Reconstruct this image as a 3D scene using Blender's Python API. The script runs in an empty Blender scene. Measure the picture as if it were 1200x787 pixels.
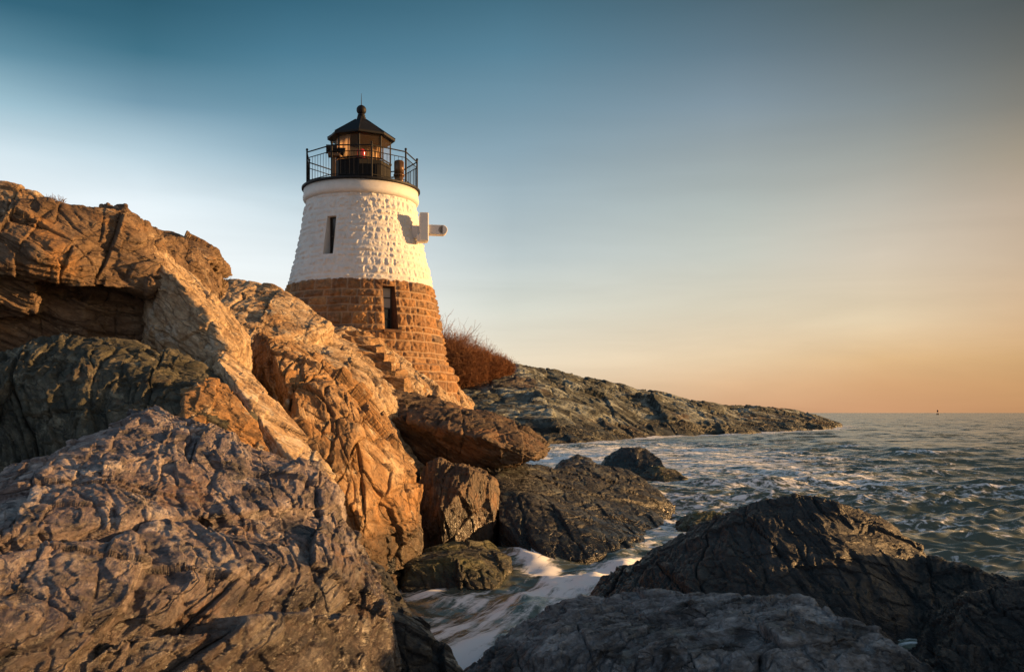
import bpy, bmesh, math, random
import numpy as np
from mathutils import Vector

R = math.radians
scene = bpy.context.scene
COL = scene.collection

# ------------------------------------------------------------------ camera
W0, H0, F, HOR = 1200.0, 787.0, 1100.0, 483.5      # frame, focal length and horizon row, in pixels of the frame
CAMZ = 3.0
cd = bpy.data.cameras.new("camera")
cam = bpy.data.objects.new("camera", cd)
COL.objects.link(cam)
cam.location = (0, 0, CAMZ)
cam.rotation_euler = (R(90), 0, 0)
cd.sensor_width = 36.0
cd.lens = 36.0 * F / W0
cd.shift_y = (HOR - H0 / 2) / W0
cd.clip_end = 60000
scene.camera = cam

# ------------------------------------------------------------------ exposure
scene.view_settings.view_transform = 'Standard'
scene.view_settings.look = 'None'
scene.view_settings.exposure = 0.95
scene.view_settings.gamma = 1.0
scene.view_settings.use_curve_mapping = False

# ------------------------------------------------------------------ sun
SUN_AZ, SUN_EL = 81.0, 7.5          # degrees from +Y towards +X, above the horizon
sd = bpy.data.lights.new("sun", 'SUN')
sd.energy = 5.0
sd.angle = R(0.6)
sd.color = (1.0, 0.55, 0.21)
sun = bpy.data.objects.new("sun", sd)
COL.objects.link(sun)
sdir = Vector((math.sin(R(SUN_AZ)) * math.cos(R(SUN_EL)), math.cos(R(SUN_AZ)) * math.cos(R(SUN_EL)), math.sin(R(SUN_EL))))
sun.rotation_euler = sdir.to_track_quat('Z', 'Y').to_euler()
sun.location = sdir * 50

# ------------------------------------------------------------------ world: dusk sky
def lin(c):
    return tuple(((v / 255.0) / 12.92 if v / 255.0 <= 0.04045 else ((v / 255.0 + 0.055) / 1.055) ** 2.4) for v in c)

world = bpy.data.worlds.new("World")
scene.world = world
world.use_nodes = True
nt = world.node_tree
for n in list(nt.nodes):
    nt.nodes.remove(n)
def N(t, **kw):
    n = nt.nodes.new(t)
    for k, v in kw.items():
        setattr(n, k, v)
    return n
def math_node(op, a=None, b=None, c=None, clamp=False):
    n = N('ShaderNodeMath', operation=op, use_clamp=clamp)
    for i, v in enumerate((a, b, c)):
        if v is None:
            continue
        if isinstance(v, (int, float)):
            n.inputs[i].default_value = v
        else:
            nt.links.new(v, n.inputs[i])
    return n.outputs[0]
tc = N('ShaderNodeTexCoord')
sep = N('ShaderNodeSeparateXYZ')
nt.links.new(tc.outputs['Generated'], sep.inputs[0])
az = math_node('ARCTAN2', sep.outputs[0], sep.outputs[1])          # radians, 0 at +Y, + towards +X
el = math_node('ARCSINE', sep.outputs[2])
el01 = math_node('DIVIDE', el, R(60), clamp=True)
# sky colours by azimuth (degrees) : list of (elevation degrees, sRGB)
def colm(azd, rows, top, zen):
    out = []
    for y, c in rows:
        e = math.degrees(math.atan((HOR - y) / F * math.cos(R(azd))))
        out.append((e, c))
    out.append((34, top))
    out.append((60, zen))
    return azd, sorted(out)
ZEN = (48, 78, 98)
cols = [
    (-180, [(0, (138, 137, 142)), (12, (143, 148, 160)), (30, (120, 138, 160)), (60, (80, 110, 138))]),
    (-90, [(0, (212, 212, 216)), (14, (212, 217, 224)), (28, (165, 185, 202)), (60, (80, 112, 140))]),
    colm(-28.6, [(480, (242, 240, 236)), (300, (242, 248, 250)), (240, (236, 244, 248)), (180, (214, 230, 238)), (120, (160, 194, 209)), (60, (95, 140, 160)), (0, (48, 98, 120))], (34, 82, 104), ZEN),
    colm(-21.4, [(480, (246, 243, 236)), (300, (244, 250, 252)), (240, (234, 244, 249)), (180, (188, 212, 224)), (120, (116, 154, 174)), (60, (62, 112, 133)), (0, (42, 90, 110))], (32, 76, 96), ZEN),
    colm(-13.3, [(480, (242, 228, 204)), (420, (246, 241, 228)), (360, (246, 248, 245)), (300, (234, 243, 246)), (240, (202, 219, 227)), (180, (145, 176, 193)), (120, (104, 146, 166)), (60, (74, 122, 145)), (0, (52, 100, 122))], (40, 84, 104), ZEN),
    colm(0, [(480, (226, 198, 164)), (420, (230, 216, 192)), (360, (216, 218, 207)), (300, (190, 202, 204)), (240, (165, 183, 191)), (180, (138, 164, 178)), (120, (113, 147, 165)), (60, (87, 129, 150)), (0, (66, 108, 128))], (50, 90, 108), ZEN),
    colm(13.3, [(480, (206, 159, 122)), (450, (224, 184, 144)), (420, (231, 204, 168)), (360, (218, 208, 186)), (300, (200, 202, 192)), (240, (178, 186, 182)), (180, (154, 165, 167)), (120, (129, 148, 160)), (60, (99, 122, 136)), (0, (78, 102, 115))], (60, 84, 96), ZEN),
    colm(21.4, [(480, (200, 150, 111)), (450, (209, 162, 118)), (420, (222, 183, 136)), (375, (226, 205, 172)), (300, (212, 199, 180)), (240, (188, 183, 171)), (180, (158, 161, 155)), (120, (128, 138, 141)), (60, (104, 115, 120)), (0, (82, 95, 98))], (66, 78, 82), ZEN),
    colm(28.6, [(480, (187, 139, 98)), (450, (199, 152, 106)), (420, (207, 165, 117)), (360, (214, 182, 146)), (300, (202, 179, 153)), (240, (190, 171, 150)), (180, (163, 151, 132)), (120, (128, 125, 116)), (60, (102, 104, 100)), (0, (80, 86, 86))], (66, 72, 74), ZEN),
    (80, [(0, (255, 200, 120)), (6, (255, 225, 160)), (16, (235, 205, 165)), (34, (140, 135, 130)), (60, (70, 90, 105))]),
    (180, [(0, (138, 137, 142)), (12, (143, 148, 160)), (30, (120, 138, 160)), (60, (80, 110, 138))]),
]
sky_col = None
last_az = None
for azd, rows in cols:
    ramp = N('ShaderNodeValToRGB')
    els = ramp.color_ramp.elements
    rows = [(max(0.0, e) / 60.0, lin(c)) for e, c in rows]
    while len(els) < len(rows):
        els.new(0.5)
    for elt, (p, c) in zip(els, rows):
        elt.position = p
        elt.color = (*c, 1)
    nt.links.new(el01, ramp.inputs[0])
    if sky_col is None:
        sky_col = ramp.outputs[0]
    else:
        f = math_node('DIVIDE', math_node('SUBTRACT', az, R(last_az)), R(azd - last_az), clamp=True)
        m = N('ShaderNodeMix', data_type='RGBA')
        nt.links.new(f, m.inputs[0])
        nt.links.new(sky_col, m.inputs[6])
        nt.links.new(ramp.outputs[0], m.inputs[7])
        sky_col = m.outputs[2]
    last_az = azd
# thin streaky cloud
mp = N('ShaderNodeMapping')
mp.inputs['Scale'].default_value = (2.2, 2.2, 16)
nt.links.new(tc.outputs['Generated'], mp.inputs[0])
cn = N('ShaderNodeTexNoise')
cn.inputs['Scale'].default_value = 1.6
cn.inputs['Detail'].default_value = 7
cn.inputs['Roughness'].default_value = 0.55
cn.inputs['Distortion'].default_value = 0.5
nt.links.new(mp.outputs[0], cn.inputs[0])
cf = math_node('MULTIPLY_ADD', cn.outputs[0], 0.40, 0.80)
low = math_node('SUBTRACT', 1.0, math_node('DIVIDE', el, R(24), clamp=True))
cfm = N('ShaderNodeMix', data_type='FLOAT')
nt.links.new(low, cfm.inputs[0])
cfm.inputs[2].default_value = 1.0
nt.links.new(cf, cfm.inputs[3])
vm = N('ShaderNodeVectorMath', operation='SCALE')
nt.links.new(sky_col, vm.inputs[0])
nt.links.new(cfm.outputs[0], vm.inputs[3])
bg = N('ShaderNodeBackground')
bg.inputs[1].default_value = 0.51
nt.links.new(vm.outputs[0], bg.inputs[0])
sky = N('ShaderNodeTexSky')
sky.sky_type = 'NISHITA'
sky.sun_disc = False
sky.sun_elevation = R(SUN_EL)
sky.sun_rotation = R(SUN_AZ)
bg2 = N('ShaderNodeBackground')
bg2.inputs[1].default_value = 0.0034
nt.links.new(sky.outputs[0], bg2.inputs[0])
add = N('ShaderNodeAddShader')
nt.links.new(bg.outputs[0], add.inputs[0])
nt.links.new(bg2.outputs[0], add.inputs[1])
wo = N('ShaderNodeOutputWorld')
nt.links.new(add.outputs[0], wo.inputs[0])

# ------------------------------------------------------------------ numpy noise
f32 = np.float32
_rng = np.random.RandomState(7)
_G = _rng.normal(size=(1024, 3)).astype(f32)
_G /= np.linalg.norm(_G, axis=1)[:, None]
_U = _rng.rand(1024, 8).astype(f32)

def _hash(ix, iy, iz, seed):
    h = (ix.astype(np.uint32) * np.uint32(374761393) + iy.astype(np.uint32) * np.uint32(668265263)
         + iz.astype(np.uint32) * np.uint32(2246822519) + np.uint32(seed * 3266489917 & 0xffffffff))
    h ^= h >> np.uint32(15)
    h *= np.uint32(2654435761)
    h ^= h >> np.uint32(13)
    return h & np.uint32(1023)

def perlin(p, seed=0):
    p = p.astype(f32)
    b = np.floor(p)
    f = p - b
    b = b.astype(np.int64)
    u = f * f * f * (f * (f * 6 - 15) + 10)
    out = np.zeros(len(p), f32)
    for dx in (0, 1):
        wx = u[:, 0] if dx else 1 - u[:, 0]
        for dy in (0, 1):
            wy = u[:, 1] if dy else 1 - u[:, 1]
            for dz in (0, 1):
                wz = u[:, 2] if dz else 1 - u[:, 2]
                g = _G[_hash(b[:, 0] + dx, b[:, 1] + dy, b[:, 2] + dz, seed)]
                d = g[:, 0] * (f[:, 0] - dx) + g[:, 1] * (f[:, 1] - dy) + g[:, 2] * (f[:, 2] - dz)
                out += wx * wy * wz * d
    return out

def fbm(p, octaves=4, gain=0.5, seed=0):
    a, out = 1.0, np.zeros(len(p), f32)
    p = p.astype(f32)
    for o in range(octaves):
        out += a * perlin(p, seed + o * 17)
        p = p * 2.03 + 11.7
        a *= gain
    return out

def ridged(p, octaves=4, gain=0.5, seed=0):
    a, out = 1.0, np.zeros(len(p), f32)
    p = p.astype(f32)
    for o in range(octaves):
        out += a * (1 - 2.2 * np.abs(perlin(p, seed + o * 17)))
        p = p * 2.03 + 5.3
        a *= gain
    return out

def worley(p, seed=0):
    """first and second distance, a random number per cell and a tilt inside the cell"""
    p = p.astype(f32)
    b = np.floor(p).astype(np.int64)
    f = p - b
    n = len(p)
    f1 = np.full(n, 9, f32)
    f2 = np.full(n, 9, f32)
    rid = np.zeros(n, f32)
    tilt = np.zeros(n, f32)
    for dx in (-1, 0, 1):
        for dy in (-1, 0, 1):
            for dz in (-1, 0, 1):
                h = _hash(b[:, 0] + dx, b[:, 1] + dy, b[:, 2] + dz, seed)
                r = _U[h]
                vx = f[:, 0] - dx - r[:, 0]
                vy = f[:, 1] - dy - r[:, 1]
                vz = f[:, 2] - dz - r[:, 2]
                d = vx * vx + vy * vy + vz * vz
                m = d < f1
                f2 = np.where(m, f1, np.minimum(f2, d))
                f1 = np.where(m, d, f1)
                rid = np.where(m, r[:, 3], rid)
                tilt = np.where(m, vx * (r[:, 4] - .5) + vy * (r[:, 5] - .5) + vz * (r[:, 6] - .5), tilt)
    return np.sqrt(f1), np.sqrt(f2), rid, tilt

def sstep(a, b, x):
    t = np.clip((x - a) / (b - a), 0, 1)
    return t * t * (3 - 2 * t)

# ------------------------------------------------------------------ scene helpers
def P(px, py, D):
    """world point seen in direction (px, py) at depth D"""
    return ((px - W0 / 2) * D / F, D, CAMZ + (HOR - py) * D / F)

def props(o, label=None, cat=None, group=None, kind=None):
    for k, v in (('label', label), ('category', cat), ('group', group), ('kind', kind)):
        if v:
            o[k] = v
    return o

def mesh_obj(name, verts, faces, m, parent=None, smooth=False, loc=None):
    me = bpy.data.meshes.new(name)
    me.from_pydata([tuple(v) for v in verts], [], faces)
    me.update()
    o = bpy.data.objects.new(name, me)
    COL.objects.link(o)
    if m:
        me.materials.append(m)
    if smooth:
        me.polygons.foreach_set('use_smooth', [True] * len(me.polygons))
    if loc:
        o.location = loc
    if parent:
        o.parent = parent
    return o

def grid_mesh(name, V, nr, nc, m, wrap=False, mask=None, smooth=True):
    """V : (nr*nc,3) array; rows x columns"""
    i = np.arange(nr * nc).reshape(nr, nc)
    if wrap:
        i = np.concatenate([i, i[:, :1]], axis=1)
    q = np.stack([i[:-1, :-1], i[:-1, 1:], i[1:, 1:], i[1:, :-1]], axis=-1).reshape(-1, 4)
    if mask is not None:
        q = q[mask.reshape(-1)]
    me = bpy.data.meshes.new(name)
    me.vertices.add(len(V))
    me.vertices.foreach_set('co', V.astype(f32).ravel())
    me.loops.add(len(q) * 4)
    me.loops.foreach_set('vertex_index', q.astype(np.int32).ravel())
    me.polygons.add(len(q))
    me.polygons.foreach_set('loop_start', np.arange(0, len(q) * 4, 4, dtype=np.int32))
    if smooth:
        me.polygons.foreach_set('use_smooth', np.ones(len(q), bool))
    me.update()
    me.validate()
    o = bpy.data.objects.new(name, me)
    COL.objects.link(o)
    if m:
        me.materials.append(m)
    return o

def set_attr(o, name, arr, typ='FLOAT'):
    a = o.data.attributes.new(name, typ, 'POINT')
    a.data.foreach_set('vector' if typ == 'FLOAT_VECTOR' else 'value', np.ascontiguousarray(arr, dtype=f32).ravel())

class Mat:
    """small helper round a node tree"""
    def __init__(self, name):
        self.m = bpy.data.materials.new(name)
        self.m.use_nodes = True
        self.t = self.m.node_tree
        self.b = self.t.nodes['Principled BSDF']
    def n(self, typ, **kw):
        x = self.t.nodes.new(typ)
        for k, v in kw.items():
            setattr(x, k, v)
        return x
    def l(self, a, b):
        self.t.links.new(a, b)
    def put(self, sock, v):
        if isinstance(v, bpy.types.NodeSocket):
            self.l(v, sock)
        else:
            sock.default_value = v
    def math(self, op, a, b=None, c=None, clamp=False):
        x = self.n('ShaderNodeMath', operation=op, use_clamp=clamp)
        for i, v in enumerate((a, b, c)):
            if v is not None:
                self.put(x.inputs[i], v)
        return x.outputs[0]
    def mix(self, f, a, b, blend='MIX'):
        x = self.n('ShaderNodeMix', data_type='RGBA', blend_type=blend)
        self.put(x.inputs[0], f)
        self.put(x.inputs[6], a)
        self.put(x.inputs[7], b)
        return x.outputs[2]
    def noise(self, vec, scale, detail=6, rough=0.6, dist=0.0, mapping=None):
        if mapping:
            mp = self.n('ShaderNodeMapping')
            mp.inputs['Scale'].default_value = mapping
            self.l(vec, mp.inputs[0])
            vec = mp.outputs[0]
        x = self.n('ShaderNodeTexNoise')
        self.l(vec, x.inputs['Vector'])
        x.inputs['Scale'].default_value = scale
        x.inputs['Detail'].default_value = detail
        x.inputs['Roughness'].default_value = rough
        x.inputs['Distortion'].default_value = dist
        return x.outputs[0]
    def ramp(self, f, stops, interp='LINEAR'):
        x = self.n('ShaderNodeValToRGB')
        e = x.color_ramp.elements
        x.color_ramp.interpolation = interp
        while len(e) < len(stops):
            e.new(0.5)
        for k, (p, c) in zip(e, stops):
            k.position = p
            k.color = (*c, 1) if len(c) == 3 else c
        self.l(f, x.inputs[0])
        return x.outputs[0]
    def rng(self, f, a, b, c=0.0, d=1.0):
        x = self.n('ShaderNodeMapRange')
        x.interpolation_type = 'SMOOTHSTEP'
        self.put(x.inputs[0], f)
        for i, v in enumerate((a, b, c, d)):
            x.inputs[1 + i].default_value = v
        return x.outputs[0]
    def bump(self, h, dist, strength=1.0, prev=None):
        x = self.n('ShaderNodeBump')
        x.inputs['Distance'].default_value = dist
        x.inputs['Strength'].default_value = strength
        self.l(h, x.inputs['Height'])
        if prev:
            self.l(prev, x.inputs['Normal'])
        return x.outputs[0]
    def attr(self, name, fac=True):
        x = self.n('ShaderNodeAttribute', attribute_name=name)
        return x.outputs['Fac'] if fac else x.outputs['Vector']

def plain(name, rgb, rough=0.5, metal=0.0, spec=0.5, var=0.15, bump=0.0):
    """a plain paint or metal with slight wear"""
    M = Mat(name)
    g = M.n('ShaderNodeTexCoord').outputs['Object']
    f = M.noise(g, 6, 6, 0.65)
    M.l(M.ramp(f, [(0.3, tuple(c * (1 - var) for c in rgb)), (0.7, tuple(min(1, c * (1 + var)) for c in rgb))]), M.b.inputs['Base Color'])
    M.b.inputs['Roughness'].default_value = rough
    M.b.inputs['Metallic'].default_value = metal
    M.b.inputs['Specular IOR Level'].default_value = spec
    if bump:
        M.l(M.bump(M.noise(g, 40, 4, 0.6), bump), M.b.inputs['Normal'])
    return M.m

# ------------------------------------------------------------------ rock materials
def rock_mat(name, cols, stain=None, stain_amt=0.5, lichen=None, lichen_amt=0.4, s=1.0, wet=1.1, wet_rgb=0.22,
             rough=0.75, bump=1.0, streak=7.0, sheen=0.5):
    M = Mat(name)
    v = M.attr('fol', False)
    a = M.noise(v, 0.9 / s, 9, 0.68, 0.5, (0.9, 1.1, streak))
    b = M.noise(v, 2.6 / s, 8, 0.7, 0.3)
    k = M.math('MULTIPLY_ADD', b, 0.45, M.math('MULTIPLY', a, 0.62))
    c = M.ramp(k, cols)
    if stain:
        f = M.noise(v, 0.55 / s, 7, 0.66, 0.4, (1, 1, 2.2))
        c = M.mix(M.rng(f, 0.62 - stain_amt * 0.25, 0.78 - stain_amt * 0.25), c, (*stain, 1))
    if lichen:
        f = M.noise(v, 1.7 / s, 9, 0.72, 0.2, (1, 1, 1.6))
        c = M.mix(M.rng(f, 0.64 - lichen_amt * 0.22, 0.74 - lichen_amt * 0.22), c, (*lichen, 1))
    # hairline seams, darker than the rock
    w = M.n('ShaderNodeTexVoronoi', feature='DISTANCE_TO_EDGE')
    mp = M.n('ShaderNodeMapping')
    mp.inputs['Scale'].default_value = (0.7 / s, 0.9 / s, 5.0 / s)
    wv = M.n('ShaderNodeVectorMath', operation='MULTIPLY_ADD')
    nz = M.n('ShaderNodeTexNoise')
    nz.inputs['Scale'].default_value = 1.6 / s
    nz.inputs['Detail'].default_value = 5
    M.l(v, nz.inputs['Vector'])
    M.l(nz.outputs['Color'], wv.inputs[0])
    wv.inputs[1].default_value = (0.55 * s, 0.55 * s, 0.3 * s)
    M.l(v, wv.inputs[2])
    M.l(wv.outputs[0], mp.inputs[0])
    M.l(mp.outputs[0], w.inputs['Vector'])
    w.inputs['Scale'].default_value = 1.0
    seam = M.rng(w.outputs['Distance'], 0.0, 0.045, 0.6, 1.0)
    fine = M.noise(v, 16 / s, 6, 0.75, 0, (0.7, 0.8, 2.2))
    g = M.math('MULTIPLY', seam, M.math('MULTIPLY_ADD', fine, 2.0, 0.0))
    sc = M.n('ShaderNodeVectorMath', operation='SCALE')
    M.l(c, sc.inputs[0])
    M.l(g, sc.inputs[3])
    c = sc.outputs[0]
    sp = M.noise(v, 11 / s, 4, 0.6, 0.0, (1, 1, 1.5))
    c = M.mix(M.rng(sp, 0.60, 0.70, 0.0, 0.55), c, (*cols[-1][1], 1))
    c = M.mix(M.rng(sp, 0.40, 0.30, 0.0, 0.6), c, (*cols[0][1], 1))
    # tide-wet band; on the purple boulder it also paints the shaded lower part
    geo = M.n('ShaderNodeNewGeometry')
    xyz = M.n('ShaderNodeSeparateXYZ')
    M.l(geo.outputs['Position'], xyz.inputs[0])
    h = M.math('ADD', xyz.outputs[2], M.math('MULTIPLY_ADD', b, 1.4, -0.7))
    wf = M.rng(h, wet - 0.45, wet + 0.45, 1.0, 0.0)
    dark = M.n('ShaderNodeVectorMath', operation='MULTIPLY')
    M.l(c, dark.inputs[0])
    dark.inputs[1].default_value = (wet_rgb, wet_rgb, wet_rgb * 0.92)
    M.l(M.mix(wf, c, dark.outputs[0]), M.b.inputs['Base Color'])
    rr = M.math('MULTIPLY_ADD', fine, 0.4, rough - 0.2)
    M.l(M.math('SUBTRACT', rr, M.math('MULTIPLY', wf, M.math('MULTIPLY_ADD', b, 0.35, 0.10))), M.b.inputs['Roughness'])
    M.b.inputs['Specular IOR Level'].default_value = sheen
    st = M.noise(v, 2.2 / s, 8, 0.7, 0.4, (0.8, 1.0, 10.0))
    hgt = M.math('ADD', M.math('MULTIPLY', st, 0.55), M.math('ADD', M.math('MULTIPLY', fine, 0.35), M.math('MULTIPLY', seam, 0.5)))
    M.l(M.bump(hgt, 0.09 * s * bump, 1.0), M.b.inputs['Normal'])
    return M.m

TAN = [(0.34, (0.073, 0.041, 0.019)), (0.46, (0.265, 0.167, 0.089)), (0.56, (0.452, 0.325, 0.197)), (0.70, (0.590, 0.473, 0.325))]
BROWN = [(0.34, (0.036, 0.022, 0.013)), (0.46, (0.115, 0.068, 0.037)), (0.57, (0.187, 0.119, 0.068)), (0.72, (0.288, 0.209, 0.130))]
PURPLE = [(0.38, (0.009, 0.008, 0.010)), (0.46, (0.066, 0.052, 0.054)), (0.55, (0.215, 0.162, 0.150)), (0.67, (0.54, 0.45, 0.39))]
RUST = [(0.36, (0.030, 0.016, 0.007)), (0.46, (0.17, 0.092, 0.038)), (0.57, (0.34, 0.205, 0.098)), (0.70, (0.56, 0.42, 0.26))]
GREEN = [(0.36, (0.010, 0.011, 0.007)), (0.47, (0.034, 0.034, 0.022)), (0.58, (0.085, 0.078, 0.052)), (0.72, (0.21, 0.175, 0.12))]
BLACK = [(0.36, (0.005, 0.005, 0.006)), (0.47, (0.009, 0.009, 0.010)), (0.58, (0.016, 0.017, 0.018)), (0.72, (0.075, 0.078, 0.083))]
GREY = [(0.36, (0.007, 0.007, 0.0075)), (0.47, (0.026, 0.027, 0.028)), (0.57, (0.072, 0.074, 0.076)), (0.70, (0.20, 0.20, 0.20))]
HEAD = [(0.36, (0.007, 0.008, 0.007)), (0.47, (0.034, 0.037, 0.031)), (0.57, (0.075, 0.083, 0.070)), (0.70, (0.255, 0.281, 0.246))]
m_tan = rock_mat('tan_rock', TAN, (0.38, 0.21, 0.08), 0.3, (0.5, 0.44, 0.34), 0.4)
m_pale = rock_mat('pale_rock', [(p, tuple(min(.75, v * 1.25) for v in c)) for p, c in TAN], (0.38, 0.23, 0.10), 0.25, (0.6, 0.52, 0.4), 0.4)
m_brown = rock_mat('brown_rock', BROWN, (0.32, 0.165, 0.06), 0.4, (0.40, 0.30, 0.20), 0.3)
m_orange = rock_mat('rust_rock', RUST, (0.34, 0.175, 0.06), 0.65, (0.5, 0.42, 0.3), 0.3)
m_purple = rock_mat('purple_rock', PURPLE, (0.20, 0.095, 0.04), 0.35, (0.42, 0.36, 0.33), 0.5, wet=1.9, wet_rgb=0.34, sheen=0.8, rough=0.52)  # wet line raised; the band also paints a lit top and shaded foot
m_green = rock_mat('greenish_rock', GREEN, (0.26, 0.14, 0.07), 0.35, (0.22, 0.20, 0.14), 0.4)
m_black = rock_mat('black_rock', BLACK, (0.03, 0.022, 0.017), 0.3, (0.06, 0.063, 0.058), 0.3, wet=0.8, rough=0.55, sheen=0.65)
m_grey = rock_mat('grey_rock', GREY, (0.05, 0.04, 0.032), 0.3, (0.15, 0.155, 0.14), 0.35, wet=0.55, rough=0.48, sheen=0.6)
m_rib = rock_mat('ribbed_dark_rock', [(0.40, (0.004, 0.004, 0.004)), (0.50, (0.008, 0.008, 0.009)), (0.59, (0.021, 0.022, 0.022)), (0.70, (0.16, 0.18, 0.165))], (0.03, 0.022, 0.015), 0.3, (0.10, 0.115, 0.09), 0.3, wet=0.6, rough=0.56, sheen=0.65)
m_wrinkle = rock_mat('wrinkled_grey_rock', [(0.39, (0.008, 0.008, 0.009)), (0.46, (0.065, 0.067, 0.070)), (0.55, (0.20, 0.205, 0.212)), (0.67, (0.44, 0.445, 0.45))], (0.06, 0.048, 0.04), 0.25, (0.22, 0.235, 0.22), 0.35, wet=0.15, rough=0.55, sheen=0.5, bump=1.2)
m_moss = rock_mat('mossy_rock', GREEN, (0.10, 0.10, 0.03), 0.7, (0.16, 0.15, 0.07), 0.5, wet=0.3, rough=0.6)
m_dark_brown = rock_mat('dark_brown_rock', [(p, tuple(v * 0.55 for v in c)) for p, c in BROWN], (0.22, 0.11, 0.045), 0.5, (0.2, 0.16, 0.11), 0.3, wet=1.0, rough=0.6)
m_head = rock_mat('headland_rock', HEAD, (0.12, 0.07, 0.045), 0.4, (0.30, 0.325, 0.285), 0.7, s=9.0, wet=1.7)

# ------------------------------------------------------------------ rock geometry
def piece(pts, back=(0, 1.5, 0), base=None):
    """convex block: the seen points (px, py, depth), a pushed-back copy of them, and a foot at height base"""
    a = [P(*q) for q in pts]
    out = list(a)
    out += [(x + back[0], y + back[1], z + back[2]) for x, y, z in a]
    if base is not None:
        out += [(x, y, base) for x, y, z in out]
    return out

def frame_from(normal, up=(0.2, 1, 0.1)):
    w = np.array(normal, float)
    w /= np.linalg.norm(w)
    u = np.cross(up, w)
    u /= np.linalg.norm(u)
    v = np.cross(w, u)
    return np.stack([u, v, w]).astype(f32)

FOL = (0.42, -0.38, 0.82)
shore_pts = []

from concurrent.futures import ThreadPoolExecutor
POOL = ThreadPoolExecutor(4)

def rock_disp(Q, seed, swell, blocks, crack, streak, warp=1.0):
    """how far each point stands out: swells, blocks between joints, plates along the foliation, fine grain"""
    w1 = fbm(Q * 0.55, 3, 0.5, seed)
    w2 = fbm(Q * 0.55 + 31, 3, 0.5, seed + 3)
    w3 = fbm(Q * 0.45 + 57, 3, 0.5, seed + 5)
    Qw = Q + warp * np.stack([w1 * 0.4, w2 * 0.4, w3 * 0.30], axis=1)
    d = 0.10 * swell * w1
    # joint blocks: three sets of straight fractures, each block standing a little proud or back and tilted
    for m, asp, A, B, G, wd, sd in ((1.0, 1.0, 0.17, 0.26, 0.12, 0.022, 1), (2.7, 1.5, 0.065, 0.10, 0.035, 0.02, 5)):
        q = Q * m
        c = q[:, 2] * 0.95 * asp + warp * 0.16 * w3 * m + 3.3
        k = np.floor(c)
        hk = _U[_hash(k.astype(np.int64), k.astype(np.int64) * 0 + 3, k.astype(np.int64) * 0 + 7, seed + sd)]
        ua = 0.42 + 0.4 * hk[:, 0]
        a_ = q[:, 0] * ua + 0.30 * q[:, 1] + 0.22 * q[:, 2] + 7 * hk[:, 1] + warp * 0.10 * w1 * m
        i = np.floor(a_)
        hi = _U[_hash(k.astype(np.int64), i.astype(np.int64), i.astype(np.int64) * 0 + 1, seed + sd)]
        ub = 0.5 + 0.5 * hi[:, 0]
        b_ = q[:, 1] * ub - 0.22 * q[:, 0] + 5 * hi[:, 1] + warp * 0.10 * w2 * m
        j = np.floor(b_)
        h = _U[_hash(k.astype(np.int64), i.astype(np.int64), j.astype(np.int64), seed + sd)]
        fa, fb, fc = a_ - i, b_ - j, c - k
        edge = np.minimum(np.minimum(np.minimum(fa, 1 - fa) / ua, np.minimum(fb, 1 - fb) / ub), np.minimum(fc, 1 - fc) / (0.95 * asp))
        d += blocks * (A * (h[:, 2] - 0.5) + B * ((fa - .5) * (h[:, 3] - .5) + (fb - .5) * (h[:, 4] - .5) + 0.6 * (fc - .5) * (h[:, 5] - .5)))
        gap = sstep(0.25, 0.75, h[:, 6] + 0.6 * w2)
        d -= crack * G * gap * (1 - sstep(0.0, wd * m, edge))
    # long plates along the foliation
    f1, f2, rid, tl = worley(Qw * np.array([0.75, 1.0, 5.2], f32) + 4.1, seed + 2)
    d += blocks * (0.060 * (rid - 0.5) + 0.05 * tl)
    d -= crack * 0.03 * (1 - sstep(0.0, 0.08, f2 - f1))
    k = fbm(Q * 2.2, 3, 0.55, seed + 21)
    q2 = Qw + np.stack([k * 0.08, -k * 0.06, k * 0.035], axis=1)
    f1, f2, rid, tl = worley(q2 * np.array([1.7, 2.3, 15.0], f32) + 2.3, seed + 4)
    d += blocks * (0.036 * (rid - 0.5) + 0.035 * tl)
    # ribs and hairlines of the foliation, only where it is exposed
    ex = sstep(-0.35, 0.25, fbm(Q * 0.9 + 77, 2, 0.5, seed + 6))
    d += streak * 0.040 * ex * (ridged(q2 * np.array([0.45, 0.7, 5.0], f32), 4, 0.55, seed + 11) - 0.7)
    d += streak * 0.016 * fbm(q2 * np.array([1.6, 2.2, 26.0], f32), 3, 0.6, seed + 12)
    f1, f2, rid, tl = worley(q2 * np.array([4.5, 5.5, 24.0], f32) + 8.3, seed + 7)
    d += 0.016 * (rid - 0.5) + 0.020 * tl
    # chips and pits
    d += 0.018 * fbm(Q * 5.0, 4, 0.62, seed + 13)
    c = perlin(Q * 3.1 + 5, seed + 14)
    d -= 0.03 * sstep(0.22, 0.5, c)
    return d

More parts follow.
